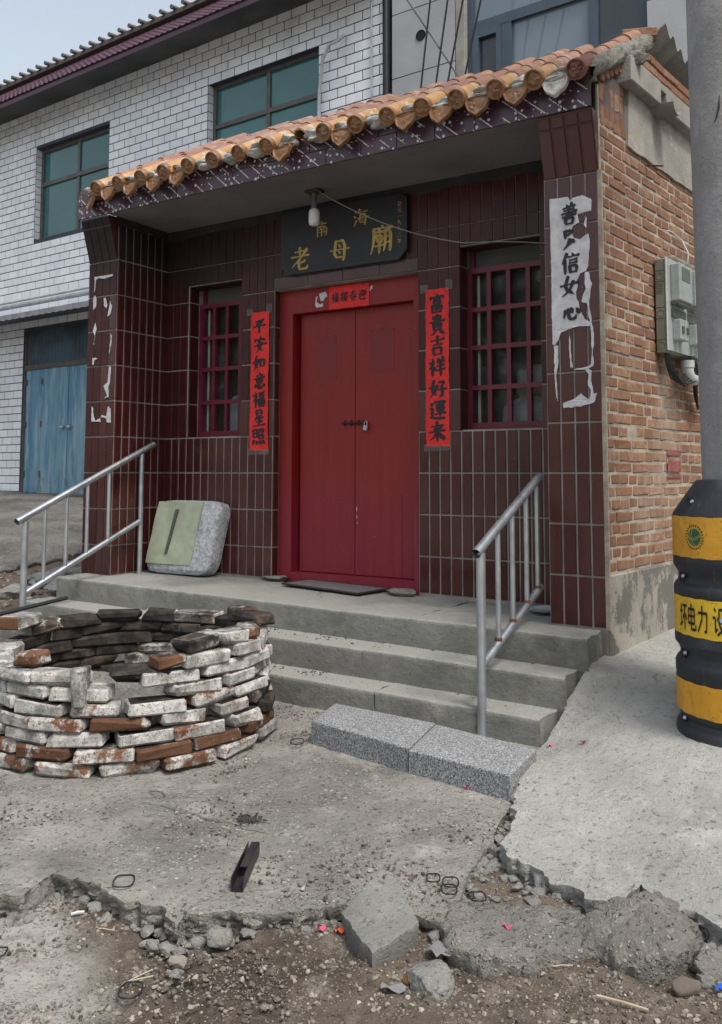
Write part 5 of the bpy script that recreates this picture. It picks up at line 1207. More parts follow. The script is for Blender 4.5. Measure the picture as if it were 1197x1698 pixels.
rim(-14, .05, -.02, L=.25, mo=M_so, mi=M_so2, yaw=.35); rim(-40, .1, -.02, L=.23, mo=M_so, mi=M_so, yaw=-.1, roll=.12); rim(-27, .05, .01, L=.17, mo=M_w3, mi=M_so2, yaw=.1); rim(3, .0, .0, L=.15, mo=M_w3, mi=M_so2, yaw=-.2)
rim(-92, .0, -.02, L=.11, mo=M_w3, mi=M_w3, yaw=.25); rim(18, .0, .0, L=.12, mo=M_w3, mi=M_so2, yaw=.6); rim(66, .0, -.0, L=.13, mo=M_w3, mi=M_so2); rim(52, .0, .0, L=.25, mo=M_so2, mi=M_so, yaw=.3)
rim(-62, -.4, .055, L=.05, mo=M_gw, mi=M_gw, h=.15, wd=.09); rim(205, .0, 0, mo=M_w3, mi=M_gw)
mb = MB(); A = np.zeros((26, 49, 3))
for i in range(26):
    for j in range(49):
        r = .535*i/25; g = 2*math.pi*j/48; x, y = RC.x+r*math.cos(g), RC.y+r*math.sin(g); A[i, j] = (x, y, -.25+.06*(1-(i/25)**2)+.035*float(fbm(np.array([[x, y, 0]]), 9, 5, 4)[0]))
mb.grid(A)
M_ash = m_concrete('grey_ash', (.26, .25, .235), (.16, .152, .14), (.33, .32, .30), pit=.6, agg=.3, bd=.02); part('ash', mb, M_ash, BR, smooth=180, kind='stuff')
mb = MB(); a, b = Vector((-2.40, -1.85, .06)), Vector((-2.32, -1.28, .125)); mb.tube([a-(b-a)*.15, a.lerp(b, .5), b], .010, 8)
tag(part('iron_rod', mb, M_cable, loc=tuple(a)), 'dark iron rod lying across the left rim of the brick ring', 'rod')
# ================================================================ POLE, BARREL
BC = Vector((.715, -.451, -.255)); AC = math.atan2(CAM.y-BC.y, CAM.x-BC.x); BRD = .290
UP = thing('utility_pole', 'tall round grey concrete utility pole rising out of the yellow and black barrel', 'utility pole', (BC.x, BC.y, -.4))
M_pole = m_concrete('pole_concrete', (.255, .25, .25), (.205, .20, .20), (.30, .295, .29), pit=.3, agg=.3, bd=.004, streak=.55)
mb = MB(); mb.lathe([(.172, -.5), (.170, 0), (.168, 1.5), (.165, 3.), (.15, 9.), (.001, 9.)], BC+Vector((0, 0, 0)), 48); mb.v = [(x-.006*max(0, z), y, z) for x, y, z in mb.v]; part('shaft', mb, M_pole, UP, smooth=40)
def onb(ang, z, r): return Vector((BC.x+r*math.cos(ang), BC.y+r*math.sin(ang), BC.z+z))
mb = MB(); a0 = AC-rad(29)
mb.tube([onb(a0+.0, 2.40, .169), onb(a0+.09, 2.42, .176), onb(a0+.14, 2.46, .172), onb(a0+.15, 2.51, .168)], [.001, .003, .004, .001], 5); part('torn_wire_end', mb, M_cable, UP)
M_rub = NT('black_plastic'); _n = M_rub.noise(9, 5, .6, v=M_rub.pos()); _s = M_rub.noise(50, 4, .7, v=M_rub.scl(M_rub.pos(), (1, 1, .25)))
_c = M_rub.mix(M_rub.ss(_n, .45, .72), (.013, .0145, .019), (.034, .036, .043)); _c = M_rub.mix(M_rub.math('MULTIPLY', M_rub.ss(_s, .60, .72), .35), _c, (.16, .16, .165)); M_rub = M_rub.done(_c, M_rub.math('ADD', .38, M_rub.math('MULTIPLY', _n, .3)), M_rub.bump(_s, .15, .003))
AB = thing('crash_barrel', 'black plastic guard barrel with yellow reflective bands around the pole foot', 'guard barrel', BC)
pr = [(.300, -.02), (.296, .0), (.293, .022), (.286, .032), (.278, .040), (.275, .052), (.284, .068), (.290, .085), (.290, .20), (.290, .22), (.292, .225), (.292, .262), (.286, .275), (.276, .284), (.272, .30), (.275, .315), (.284, .33), (.292, .34), (.292, .375), (.290, .38), (.290, .525), (.292, .53), (.292, .555), (.286, .568), (.276, .577), (.272, .595), (.275, .612), (.284, .627), (.292, .64), (.292, .672), (.290, .678), (.291, .835), (.289, .84), (.288, .845), (.205, .965), (.196, .975), (.178, .978), (.17, .97)]
pr = [(r, z-.0) for r, z in pr]; ZK = .975/.978
mb = MB(); mb.lathe(pr, BC, 72); part('body', mb, M_rub, AB, smooth=35)
def m_yel(name, c1, c2):
    N = NT(name); p = N.pos(); n = N.noise(5, 5, .6, v=N.scl(p, (1, 1, .5))); c = N.mix(N.ss(n, .35, .7), c1, c2)
    d = N.noise(7, 4, .6, v=p, dist=2.); k = N.ss(N.math('ABSOLUTE', N.math('SUBTRACT', d, .5)), .02, .005); c = N.mix(N.math('MULTIPLY', k, .45), c, (.20, .10, .012))
    h = N.math('ADD', N.noise(22, 4, .6, v=N.scl(p, (.6, .6, 2.))), N.math('MULTIPLY', k, -.6))
    return N.done(c, .38, N.bump(h, .35, .006), spec=.5)
M_y1 = m_yel('orange_yellow_film', (.62, .31, .018), (.50, .22, .012)); M_y2 = m_yel('yellow_film', (.68, .44, .02), (.60, .36, .018))
for (z0, z1, mt) in ((.678, .835, M_y1), (.375+.0, .375, None), (.525-.145, .525, M_y2), (.078+.005, .205, M_y1)):
    if mt is None: continue
    mb = MB(); A = np.zeros((90, 5, 3))
    for i in range(90):
        g = 2*math.pi*i/89
        for j in range(5):
            z = z0+(z1-z0)*j/4+(.0015*math.sin(i*1.7) if j in (0, 4) else 0); rr = BRD+.0025+.0007*math.sin(g*23+j); A[i, j] = onb(g, z, rr)
    mb.grid(A); part('reflective_band', mb, mt, AB, smooth=180)
bm = lambda a, zc: (lambda u, v, l: onb(a+u/BRD, zc+v, BRD+.0040+l))
for ch, deg_ in (('坏', 57.5), ('电', 47.5), ('力', 36.5), ('设', 23.3)):
    mb = MB(); write(mb, ch, 0, 0, .050, .103, bm(AC-rad(deg_), .4525), wd=10.5, tilt=0.); part('character', mb, M_ink, AB)
M_grn = simple('emblem_green', (.012, .085, .042), (.01, .07, .035), rough=.45); M_gol = simple('emblem_gold', (.55, .40, .05), rough=.45)
f = bm(AC-rad(42.5), .7575); mb = MB(); n = 36
mb.add([f(0, 0, 0)]+[f(.034*math.cos(2*math.pi*i/n), .036*math.sin(2*math.pi*i/n), 0) for i in range(n)], [(0, 1+i, 1+(i+1) % n) for i in range(n)]); part('emblem_disc', mb, M_grn, AB)
def strip(mb, fn, pts, w_, lift=.0006):
    vs = []
    for i, p in enumerate(pts):
        a = pts[max(i-1, 0)]; b = pts[min(i+1, len(pts)-1)]; dx, dy = b[0]-a[0], b[1]-a[1]; l = math.hypot(dx, dy) or 1
        vs += [fn(p[0]-dy/l*w_, p[1]+dx/l*w_, lift), fn(p[0]+dy/l*w_, p[1]-dx/l*w_, lift)]
    mb.add(vs, [(2*i, 2*i+1, 2*i+3, 2*i+2) for i in range(len(pts)-1)])
mb = MB()
for cx, cy, r, a0, a1 in ((.030, .006, .043, 128, 246), (.022, .004, .046, 130, 232), (-.004, .034, .043, 222, 330), (-.006, .040, .043, 226, 322), (.0, 0, .0335, 0, 360)):
    strip(mb, f, [(cx+r*math.cos(rad(a0+(a1-a0)*i/20)), cy+r*1.03*math.sin(rad(a0+(a1-a0)*i/20))) for i in range(21)], .0009)
part('emblem_lines', mb, M_gol, AB)
mb = MB()
for i in range(24):
    g = 2*math.pi*i/24; c, s = math.cos(g), math.sin(g); q = lambda a, b: f((.042+b)*c-a*s, (.0445+b)*s+a*c, .0003)
    mb.add([q(-.003, -.0035), q(.0025, -.0035), q(.003, .0025+.001*(i % 3)), q(-.003, .003)], [(0, 1, 2, 3)])
part('emblem_ring_marks', mb, simple('emblem_dark', (.05, .05, .02)), AB)
for deg_, z, r in ((58, .885, .238), (66, .30, .262), (66, .595, .262), (68, .052, .266)):
    b = onb(AC-rad(deg_), z, r); mb = MB(); mb.cbox(TRS(b, AC-rad(deg_)+math.pi/2), .055, .03, .05, .006); part('clamp_pocket', mb, simple('pocket_black', (.008, .008, .009)), AB)
    mb = MB(); v = onb(AC-rad(deg_-6), z+.005, r+.022); rock(mb, tuple(v), (.018, .018, .018), 3, planes=14, sub=2); part('bolt_head', mb, M_steel, AB, smooth=60)
for deg_, z in ((21, .455),):
    mb = MB(); rock(mb, tuple(onb(AC-rad(deg_), z, BRD+.003)), (.022, .022, .026), 3, planes=14, sub=2); part('bolt_head', mb, M_steel, AB, smooth=60)
# ================================================================ METER BOX
ME = thing('meter_box', 'olive electric meter box with a clear plastic cover mounted on the brick wall', 'meter box', WS(.93, 1.40, .01))
M_olive = simple('olive_plastic', (.20, .198, .155), (.17, .168, .13), scale=5, rough=.5, bump=.04); M_groove = simple('groove', (.09, .088, .07)); M_mw = simple('white_plastic', (.46, .47, .47), (.38, .39, .39), rough=.4)
s0, s1, z0, z1 = .662, 1.24, 1.405, 1.928
mb = MB(); side_box(mb, s0, s1, z0, z1, .012, .072, b=.006); part('case', mb, M_olive, ME)
mb = MB()
for fz in (.13, .245, .52, .64, .86): z = z1-fz*(z1-z0); side_box(mb, s0-.0012, s0, z-.0022, z+.0022, .016, .068, b=.0004)
for k in range(5): z = z1-(.275+.024*k)*(z1-z0); side_box(mb, s0-.0012, s0, z-.0018, z+.0018, .020, .056, b=.0004)
for fz in (.19, .585, .925):
    z = z1-fz*(z1-z0)
    for i in range(20):
        a, b = [(.042+.0185*math.cos(2*math.pi*(i+q)/20), z+.0185*1.0*math.sin(2*math.pi*(i+q)/20)) for q in (0, 1)]; mb.tube([WS(s0-.0006, a[1], a[0]), WS(s0-.0006, b[1], b[0])], .0011, 4)
part('case_groove', mb, M_groove, ME)
mb = MB(); side_box(mb, s0-.004, s1+.004, z0+.012, z1+.004, .072, .080, b=.002); part('cover_rim', mb, M_mw, ME)
for a, b in ((s0+.05, s0+.245), (s0+.30, s0+.495)):
    for (za, zb) in ((z1-.235, z1-.025),): 
        mb = MB(); side_box(mb, a, b, za, zb, .080, .135, b=.006); mt_ = part('meter', mb, M_mw, ME)
        mb = MB(); side_box(mb, a+.03, b-.04, za+.115, zb-.02, .1352, .138, b=.001); part('display', mb, simple('lcd', (.11, .13, .11)), ME)
        mb = MB(); side_box(mb, a-.004, b+.004, za-.018, za, .080, .125, b=.002); part('terminal_cover', mb, M_groove, ME)
    mb = MB(); side_box(mb, a+.02, a+.075, z0+.075, z0+.19, .080, .125, b=.004); side_box(mb, a+.09, a+.145, z0+.075, z0+.19, .080, .125, b=.004); part('breaker', mb, M_mw, ME)
    mb = MB(); side_box(mb, a+.035, a+.06, z0+.11, z0+.15, .125, .135, b=.003); side_box(mb, a+.105, a+.13, z0+.11, z0+.15, .125, .135, b=.003); side_box(mb, a, b, z0+.20, z0+.25, .080, .095, b=.002); part('breaker_switch', mb, M_groove, ME)
M_cov = m_clear('clear_cover', .90, (.86, .90, .88), .1)
mb = MB(); prof = [(z0+.004, .078), (z0+.03, .150), (z0+.20, .152), (z0+.275, .138), (z0+.30, .155), (z1-.012, .157), (z1, .150), (z1+.002, .08)]; ss_ = [s0+.004, s0+.012, s0+.27, s0+.275, s0+.283, s0+.288, s1-.01, s1]
A = np.zeros((len(prof), len(ss_), 3))
for i, (z, o) in enumerate(prof):
    for j, s in enumerate(ss_): A[i, j] = WS(s, z, .079 if j in (0, len(ss_)-1) else (o-.012 if j in (3, 4) else o))
mb.grid(A); part('clear_cover', mb, M_cov, ME, smooth=35)
mb = MB(); mb.tube([WS(s0+.14, z1-.02, .145), WS(s0+.15, z1+.04, .15), WS(s0+.20, z1+.13, .10), WS(s0+.17, z1+.185, .05), WS(s0+.12, z1+.19, .015)], .0042, 7); tag(part('white_wire', mb, M_mw, loc=WS(s0+.14, z1, .1)), 'white wire curling out of the top of the meter box', 'wire')
mb = MB()
for k in range(5):
    a = s0+.03+.012*k; mb.tube([WS(a, z0+.01, .05), WS(a+.006, z0-.07-.008*k, .055+.006*k), WS(a+.05+.01*k, z0-.135-.010*k, .06+.01*k), WS(a+.14, z0-.135-.006*k, .07+.008*k), WS(a+.25, z0-.085-.012*k, .08+.008*k), WS(a+.33, z0-.06+.02*k, .08)], .0048, 7)
for k in range(5):
    a = s0+.30+.012*k; mb.tube([WS(a, z0+.01, .09), WS(a+.01, z0-.05, .10+.004*k), WS(a+.05, z0-.11-.012*k, .09), WS(a+.14, z0-.20-.02*k, .06), WS(a+.30, z0-.26, .03)], .0055, 7)
tag(part('cable_bundle', mb, M_cable, smooth=60, loc=WS(s0, z0-.1, .05)), 'black cables looping below the meter box', 'cable')
PV = thing('drain_elbow', 'pair of white plastic pipe elbows below the meter box', 'pipe', WS(.93, 1.28, .06))
for k, a in enumerate((.935, 1.10)):
    mb = MB(); mb.tube([WS(a, 1.385, .085), WS(a, 1.325, .085), WS(a+.015, 1.300, .085), WS(a+.045, 1.285, .085), WS(a+.12, 1.285, .085)], [.034, .033, .034, .033, .033], 16); mb.tube([WS(a, 1.385, .085), WS(a, 1.345, .085)], .038, 16); part('elbow', mb, M_mw, PV, smooth=50)
# ================================================================ SMALL LITTER
CS = thing('channel_steel', 'short dark piece of folded channel steel lying on the apron', 'metal profile', (-.42, -2.17, -.425))
a, b = Vector((-.360, -2.280, -.408)), Vector((-.468, -2.075, -.402)); d = (b-a).normalized(); sd_ = Vector((-d.y, d.x, 0)); M_chan = simple('dark_purple_steel', (.035, .026, .032), (.055, .045, .05), rough=.45, metal=.5, bump=.15)
for nm, o, hw, h0, h1 in (('channel_wall', -.017, .0012, -.016, .020), ('channel_wall', .017, .0012, -.016, .020), ('channel_floor', 0, .017, -.017, -.0145), ('channel_lid', -.005, .012, .0175, .020)):
    mb = MB(); q = a.lerp(b, .30 if nm == 'channel_lid' else 0)
    mb.add([tuple(p+sd_*(o+sx*hw)+Vector((0, 0, hz))) for p in (q, b) for sx in (-1, 1) for hz in (h0, h1)], [(0, 1, 3, 2), (4, 6, 7, 5), (0, 4, 5, 1), (2, 3, 7, 6), (1, 5, 7, 3), (0, 2, 6, 4)]); part(nm, mb, M_chan, CS)
for i, (x, y, r, e, rz, lb) in enumerate([(.075,-1.93,.022,.8,.2,'thin black rubber ring on the apron right of the flat slab'),(.128,-1.925,.025,.85,.4,'upper of two overlapping black rubber rings by the dirt gap'),(.143,-1.965,.024,.85,.3,'lower of two overlapping black rubber rings by the dirt gap'),(.235,-1.975,.026,.6,-.2,'flattened black ring at the edge of the dirt gap'),(-.66,-2.42,.036,.6,.5,'thin black ring by the notch in the apron edge'),(-.99,-1.15,.034,.7,.1,'squarish thin black ring on the apron left of the granite slab'),(-.74,-2.765,.022,.6,.3,'black rubber ring at the left edge on the dirt'),(-.325,-2.705,.030,.7,.6,'black rubber ring on the grey driven strip')]):
    onap = IN_APRON(np.array([[x, y]]))[0]; f = zapron if onap else zgr; mb = MB(); z = at(f, x, y)+.012 if i != 3 else -.408
    mb.tube([(x+.843*r*.85*math.cos(t)*(1+.07*math.sin(2*t+i))-.538*r*1.55*(.4+.6*e)*math.sin(t), y+.538*r*.85*math.cos(t)*(1+.07*math.sin(2*t+i))+.843*r*1.55*(.4+.6*e)*math.sin(t), z+.002*math.sin(3*t)) for t in [2*math.pi*k/28 for k in range(29)]], .0022, 6)
    tag(part('rubber_ring', mb, M_cable, smooth=60, loc=(x, y, z)), lb, 'rubber ring', 'black rings on the ground')
M_pink = simple('pink_paper', (.62, .10, .20), (.5, .07, .15), rough=.7); M_orp = simple('orange_paper', (.60, .12, .04)); M_bl = simple('blue_wrapper', (.03, .10, .48), rough=.3); M_stick = simple('dry_stick', (.42, .36, .27), (.3, .25, .18)); M_dred = simple('dark_red_paper', (.22, .02, .04))
M_plas = simple('grey_plastic', (.20, .20, .20), (.14, .14, .145), rough=.5)
def scrap(name, x, y, w_, h_, mt, label, cat, rz=0, z=None):
    z = at(zgr if not IN_APRON(np.array([[x, y]]))[0] else zapron, x, y)+.012 if z is None else z; mb = MB(); A = np.zeros((5, 4, 3))
    for i in range(5):
        for j in range(4): u = w_*(i/4-.5); v = h_*(j/3-.5); A[i, j] = (x+u*math.cos(rz)-v*math.sin(rz), y+u*math.sin(rz)+v*math.cos(rz), z+.006*math.sin(i*1.7+j))
    mb.grid(A); return tag(part(name, mb, mt, smooth=180, loc=(x, y, z)), label, cat)
scrap('paper_scrap', -.09, -2.255, .028, .016, M_pink, 'pink paper scrap in the dirt left of the flat slab', 'paper scrap', .5); scrap('paper_scrap', -.045, -2.235, .024, .018, M_orp, 'orange paper scrap tucked against the flat slab', 'paper scrap', .8)
scrap('paper_scrap', .36, -2.06, .028, .011, M_pink, 'pink paper scrap on the pebbly lump', 'paper scrap', -.3, -.42); scrap('paper_scrap', .005, -1.18, .03, .05, M_pink, 'pink paper scrap standing in the gap beside the cement pad', 'paper scrap', .2, -.40)
scrap('paper_scrap', -.015, -1.225, .05, .010, M_pink, 'thin pink paper strip lying in the gap beside the cement pad', 'paper scrap', .3, -.395); scrap('paper_scrap', -.14, -1.26, .016, .012, M_pink, 'tiny pink paper scrap on the apron below the granite slab', 'paper scrap', .4)
scrap('paper_scrap', -.03, -.70, .026, .018, M_pink, 'pink paper scrap at the corner of the lowest step', 'paper scrap', .4, -.365); scrap('paper_scrap', .11, -.72, .022, .016, M_dred, 'dark red paper scrap on the cement pad near the steps', 'paper scrap', .2, at(zpad, .11, -.72)+.012)
scrap('wrapper', .865, -2.005, .03, .022, M_bl, 'bright blue wrapper scrap at the right edge in the dirt', 'wrapper', .7); scrap('plastic_scrap', .205, -2.375, .06, .025, M_plas, 'grey plastic scrap left of the angular chunk', 'plastic scrap', .3); scrap('plastic_scrap', .235, -2.20, .05, .06, M_plas, 'crumpled grey plastic strip above the angular chunk', 'plastic scrap', 1.0, -.45)
mb = MB(); rock(mb, (.215, -2.315, -.478), (.05, .045, .05), 8, planes=30, sub=3); tag(part('glass_shard', mb, simple('amber_glass', (.16, .07, .012), rough=.08), smooth=60, loc=(.215, -2.315, -.50)), 'amber brown glass piece beside the angular concrete chunk', 'glass')
def stick(x, y, L, rz, r, mt, label, name='stick', f=None):
    z = at(f or zgr, x, y)+r+.006; mb = MB(); c, s = math.cos(rz), math.sin(rz); mb.tube([(x-L*c/2, y-L*s/2, z), (x, y, z+.002), (x+L*c/2, y+L*s/2, z+.001)], r, 6); tag(part(name, mb, mt, loc=(x, y, z)), label, 'stick')
stick(.69, -2.185, .115, .05, .0035, M_stick, 'pale flat wooden stick in the dirt at lower right'); stick(-.71, -2.54, .035, .9, .004, M_mw, 'white paper tube in the dirt below the apron notch', 'paper_tube')
for i, (x, y, L, rz) in enumerate([(-.36, -2.65, .09, 1.4), (-.345, -2.66, .07, 1.0), (.46, -1.78, .06, .4), (.38, -1.77, .05, -.5), (-.6, -2.54, .06, .3), (.52, -2.10, .05, .6)]): stick(x, y, L, rz, .0016, M_stick, ['dry twig upright by the grey strip','dry twig crossing the upright twig','dry twig under the pad edge','short twig in the dirt gap','dry twig under the notch','twig below the pebbly lump'][i], 'twig')
mb = MB()
for i in range(90):
    g = RD.uniform(0, 6.28); r = .022*abs(RD.gauss(0, 1)); x, y = -.655+r*math.cos(g)*1.2, -1.885+r*math.sin(g); rock(mb, (x, y, at(zapron, x, y)+.006), (RD.uniform(.006, .022), .010, .007), i, sub=0, rz=g)
tag(part('soot_clump', mb, M_soot, loc=(-.655, -1.885, -.41)), 'small clump of black ash on the apron', 'ash')
# ================================================================ WHITE TILED BUILDING
AB_ = rad(-3.4); dB = Vector((math.cos(AB_), math.sin(AB_), 0)); nB = Vector((-math.sin(AB_), math.cos(AB_), 0)); CB = 3.837645
def WB(s, z, o=0.): v = dB*s+nB*(CB+o); return Vector((v.x, v.y, z))
def bbox(mb, s0, s1, z0, z1, o0, o1, m=0):
    c = [WB(s, z, o) for z in (z0, z1) for o in (o0, o1) for s in (s0, s1)]
    return mb.add(c, [(0, 2, 3, 1), (4, 5, 7, 6), (0, 1, 5, 4), (1, 3, 7, 5), (3, 2, 6, 7), (2, 0, 4, 6)], m)
WBD = thing('white_tiled_building', 'two storey building faced with white brick tiles and a purple tiled eave behind the temple', 'building', WB(-7.5, -.2))
M_dj = simple('dark_tile_joint', (.045, .055, .075), (.035, .04, .055), rough=.9, world=True)
N = NT('white_glazed_brick_tile'); _c = N.mix(N.ss(N.rnd(), .2, .8), (.62, .65, .70), (.70, .72, .76)); _c = N.mix(N.math('MULTIPLY', N.ss(N.noise(.9, 6, .65, v=N.pos()), .5, .75), .30), _c, (.40, .40, .40)); _k = N.ss(N.noise(1.3, 5, .6, v=N.scl(N.pos(), (2.2, 2.2, .22))), .5, .75); _c = N.mix(N.math('MULTIPLY', _k, .28), _c, (.30, .30, .29)); M_wt = N.done(_c, .32, N.bump(N.noise(8, 3), .06, .004))
W1 = (-10.55, -8.77, 4.37, 5.83); W2 = (-6.75, -4.88, 4.37, 5.88); DW = (-10.72, -8.52, .2, 2.95); SB = -3.87
mb = MB()
for a, b, c, d in holes_boxes(-16.5, SB, -.4, 6.462, [W1, W2, DW]): bbox(mb, a, b, c, d, .002, .30)
wall = part('wall', mb, M_dj, WBD)
items = []; TW = {}
for k in range(int((6.47-.45)/.12)):
    z0 = 6.47-.12*(k+1); z1 = z0+.12
    if 2.98 < z0 < 3.10: pass
    s = SB-.0; j = 0
    cuts = [(W1[0], W1[1], W1[2], W1[3]), (W2[0], W2[1], W2[2], W2[3]), DW]
    a = SB
    first = .12 if k % 2 else .24
    while a > -12.6:
        b = a; a = a-first; first = .24
        segs = [(a, b)]
        for h in cuts:
            if h[2]-.03 < (z0+z1)/2 < h[3]+.03: segs = [x for s_, e_ in segs for x in ((s_, min(e_, h[0])), (max(s_, h[1]), e_)) if x[1]-x[0] > .03]
        for s_, e_ in segs:
            key = round(e_-s_, 2)
            if key not in TW: TW[key] = tile_mesh('wall_tile', max(key-.0125, .02), .1075, .006, .003, M_wt)
            if z1 < .40 or (s_ > -7.2 and z1 < 3.6): continue
            items.append((TW[key], TRS(WB((s_+e_)/2, (z0+z1)/2, 0), AB_+jr(.004), jr(.004))))
pieces('wall_tile', items, wall)
M_gg = NT('green_tinted_glass'); _c = M_gg.mix(M_gg.ss(M_gg.noise(.7, 3, v=M_gg.pos()), .3, .7), (.012, .085, .085), (.028, .135, .135)); M_gg = M_gg.done(_c, .05, spec=.8)
M_alu = simple('brown_grey_frame', (.10, .092, .088), (.075, .07, .068), rough=.45)
for (a, b, c, d), ms, hz in ((W1, -9.62, 5.27), (W2, -5.78, 5.32)):
    mb = MB(); bbox(mb, a, a+.05, c, d, .10, .16); bbox(mb, b-.05, b, c, d, .10, .16); bbox(mb, a+.05, b-.05, d-.05, d, .10, .16); bbox(mb, a+.05, b-.05, c, c+.05, .10, .16)
    Wd = part('window', mb, M_alu, WBD)
    part('mullion', bbox(MB(), ms-.03, ms+.03, c+.05, d-.05, .105, .155), M_alu, Wd); part('transom', bbox(MB(), a+.05, b-.05, hz-.03, hz+.03, .095, .150), M_alu, Wd)
    for (x0, x1) in ((a+.05, ms-.03), (ms+.03, b-.05)):
        for (y0, y1) in ((c+.05, hz-.03), (hz+.03, d-.05)): part('pane', bbox(MB(), x0, x1, y0, y1, .125, .135), M_gg, Wd)
    mb = MB()
    for k in range(int((d-c)/.12)):
        z = d-.12*(k+1); 
        for x, sg in ((a, 1), (b, -1)): inst('reveal_tile', tile_mesh('reveal_tile', .088, .110, .004, .002, M_wt), TRS(WB(x, z+.06, .052), AB_+rad(90*sg)), Wd)
# eave, purple tiles, ridge
M_eav = simple('stained_concrete_soffit', (.085, .088, .088), (.045, .048, .05), scale=1.2, rough=.95, bump=.4, bs=20, bd=.02, world=True); M_pur = simple('purple_metal_tile', (.085, .030, .048), (.065, .024, .038), scale=2, rough=.5, world=True); M_purd = simple('purple_fascia', (.085, .042, .065), (.06, .032, .048), rough=.5)
mb = MB()
for a, b in ((-16.5, SB-.02),):
    q = [(0.0, 6.465), (-.55, 6.325), (-.55, 6.36), (.30, 6.62), (.30, 6.465)]
    mb.prism([(o, z) for o, z in q][::-1], lambda u, v, s: WB(a if s else b, v, u))
part('eave_slab', mb, M_eav, WBD); part('eave_fascia', bbox(MB(), -16.5, SB-.02, 6.325, 6.388, -.58, -.552), M_purd, WBD)
mb = MB(); ns, no = 900, 9; A = np.zeros((ns, no*4, 3))
for i in range(ns):
    s = -16.5+(SB+16.48)*i/(ns-1)
    for j in range(no*4):
        r, fr = divmod(j, 4); t = (r+(0, .33, .66, .99)[fr])/no; o = -.60+.62*t; z = 6.385+.60*t+.018*abs(math.sin(s*math.pi/.11))+(.014 if fr == 0 else .010-.010*fr/3); A[i, j] = WB(s, z, o)
mb.grid(A); part('eave_tile_sheet', mb, M_pur, WBD, smooth=25)
part('ridge_beam', bbox(MB(), -16.5, SB-.02, 7.02, 7.085, -.06, .5), simple('brown_beam', (.10, .08, .075), (.075, .062, .058)), WBD); part('ridge_trim', bbox(MB(), -16.5, SB-.02, 6.95, 7.018, .03, .10), M_purd, WBD)
M_grt = simple('grey_roof_tile', (.13, .128, .125), (.09, .09, .09))
mb = MB(); hb = MB(); hb.tube([(0, -.13, 0), (0, .35, .06)], .032, 10); hm = hb.mesh('ridge_tile', M_grt, 50)
for i in range(38): inst('ridge_tile', hm, TRS(WB(-12.2+.22*i, 7.098, .0), AB_), WBD)
# canopy, pipes, doors
M_canu = simple('canopy_underside', (.10, .11, .125), (.075, .082, .095), scale=2, rough=.8, world=True)
mb = MB(); mb.prism([(0.0, 3.10), (-.62, 2.99), (-.62, 3.05), (.0, 3.17)][::-1], lambda u, v, s: WB(-16.5 if s else -6.0, v, u)); part('canopy', mb, M_canu, WBD)
mb = MB(); A = np.zeros((200, 3, 3))
for i in range(200):
    s = -14+8*i/199; e = .012*math.sin(s*math.pi*2/.16)
    A[i, 0] = WB(s, 2.985+e*.6, -.635); A[i, 1] = WB(s, 3.06, -.64); A[i, 2] = WB(s, 3.20+abs(e), .0)
mb.grid(A); part('canopy_sheet', mb, simple('grey_sheet', (.25, .245, .27), (.18, .178, .20), rough=.6), WBD, smooth=40)
for z, o, r, mt, nm in ((3.32, -.40, .022, M_mw, 'white_pipe'), (3.245, -.40, .035, M_steel, 'steel_pipe')):
    mb = MB(); mb.tube([WB(-14, z-.0, o), WB(-6.2, z+.0, o)], r, 10); part(nm, mb, mt, WBD, smooth=50)
M_blu = m_blue(); DB = part('door_frame', bbox(bbox(bbox(MB(), DW[0], DW[0]+.03, .2, DW[3], .02, .20), DW[1]-.05, DW[1], .2, DW[3], .02, .20), DW[0]+.03, DW[1]-.05, 2.34, 2.41, .02, .20), simple('rusty_frame', (.11, .085, .075), (.07, .07, .075)), WBD)
xs = [DW[0]+.03, -10.27, -9.615, -8.965, DW[1]-.05]
for i in range(4): part('door_leaf', bbox(MB(), xs[i]+.004, xs[i+1]-.004, .455, 2.338, .045-.004*(i % 2), .18), M_blu, DB)
for s in (-9.70, -9.53): b = MB(); rock(b, tuple(WB(s, 1.43, .0)), (.085, .085, .085), 5, planes=40, sub=2); part('door_knob', b, M_steel, DB, smooth=60)
mb = MB()
for z in (.7, 1.45, 2.1): bbox(mb, -10.285, -10.255, z, z+.09, .03, .05); bbox(mb, DW[0]+.045, DW[0]+.07, z, z+.09, .02, .05)
part('hinge', mb, M_groove, DB)
mb = MB(); A = np.zeros((160, 2, 3))
for i in range(160):
    s = DW[0]+.05+(DW[1]-DW[0]-.1)*i/159; o = .075+.016*math.sin(s*2*math.pi/.085); A[i, 0] = WB(s, 2.41, o); A[i, 1] = WB(s, 2.94, o)
mb.grid(A[::-1]); part('corrugated_transom', mb, M_canu and simple('blue_grey_sheet', (.045, .085, .12), (.025, .04, .055), scale=3, rough=.6, world=True), DB, smooth=60)
mb = MB(); mb.tube([WB(-4.84, 4.6, -.05), WB(-4.82, 5.25, -.06), WB(-4.75, 5.62, -.09), WB(-4.62, 5.75, -.14), WB(-4.50, 5.79, -.10), WB(-4.46, 5.86, -.05)], .020, 8); tag(part('conduit_pipe', mb, M_mw, smooth=60, loc=WB(-4.84, 4.6, -.05)), 'bent white gooseneck conduit on the white tiled wall', 'pipe')
mb = MB(); mb.tube([WB(-4.07, 3.0, -.03), WB(-4.10, 8.5, -.03)], .012, 6); tag(part('downlead', mb, M_steel, loc=WB(-4.07, 3.0, -.03)), 'thin pale vertical line on the white tiles beside the dark pipe', 'cable')
mb = MB(); mb.tube([WB(-3.86, -.2, -.03), WB(-3.90, 9.5, -.03)], .038, 10); tag(part('downpipe', mb, M_cable, smooth=50, loc=WB(-3.86, -.2, -.03)), 'dark vertical pipe at the joint of the white and grey buildings', 'pipe')
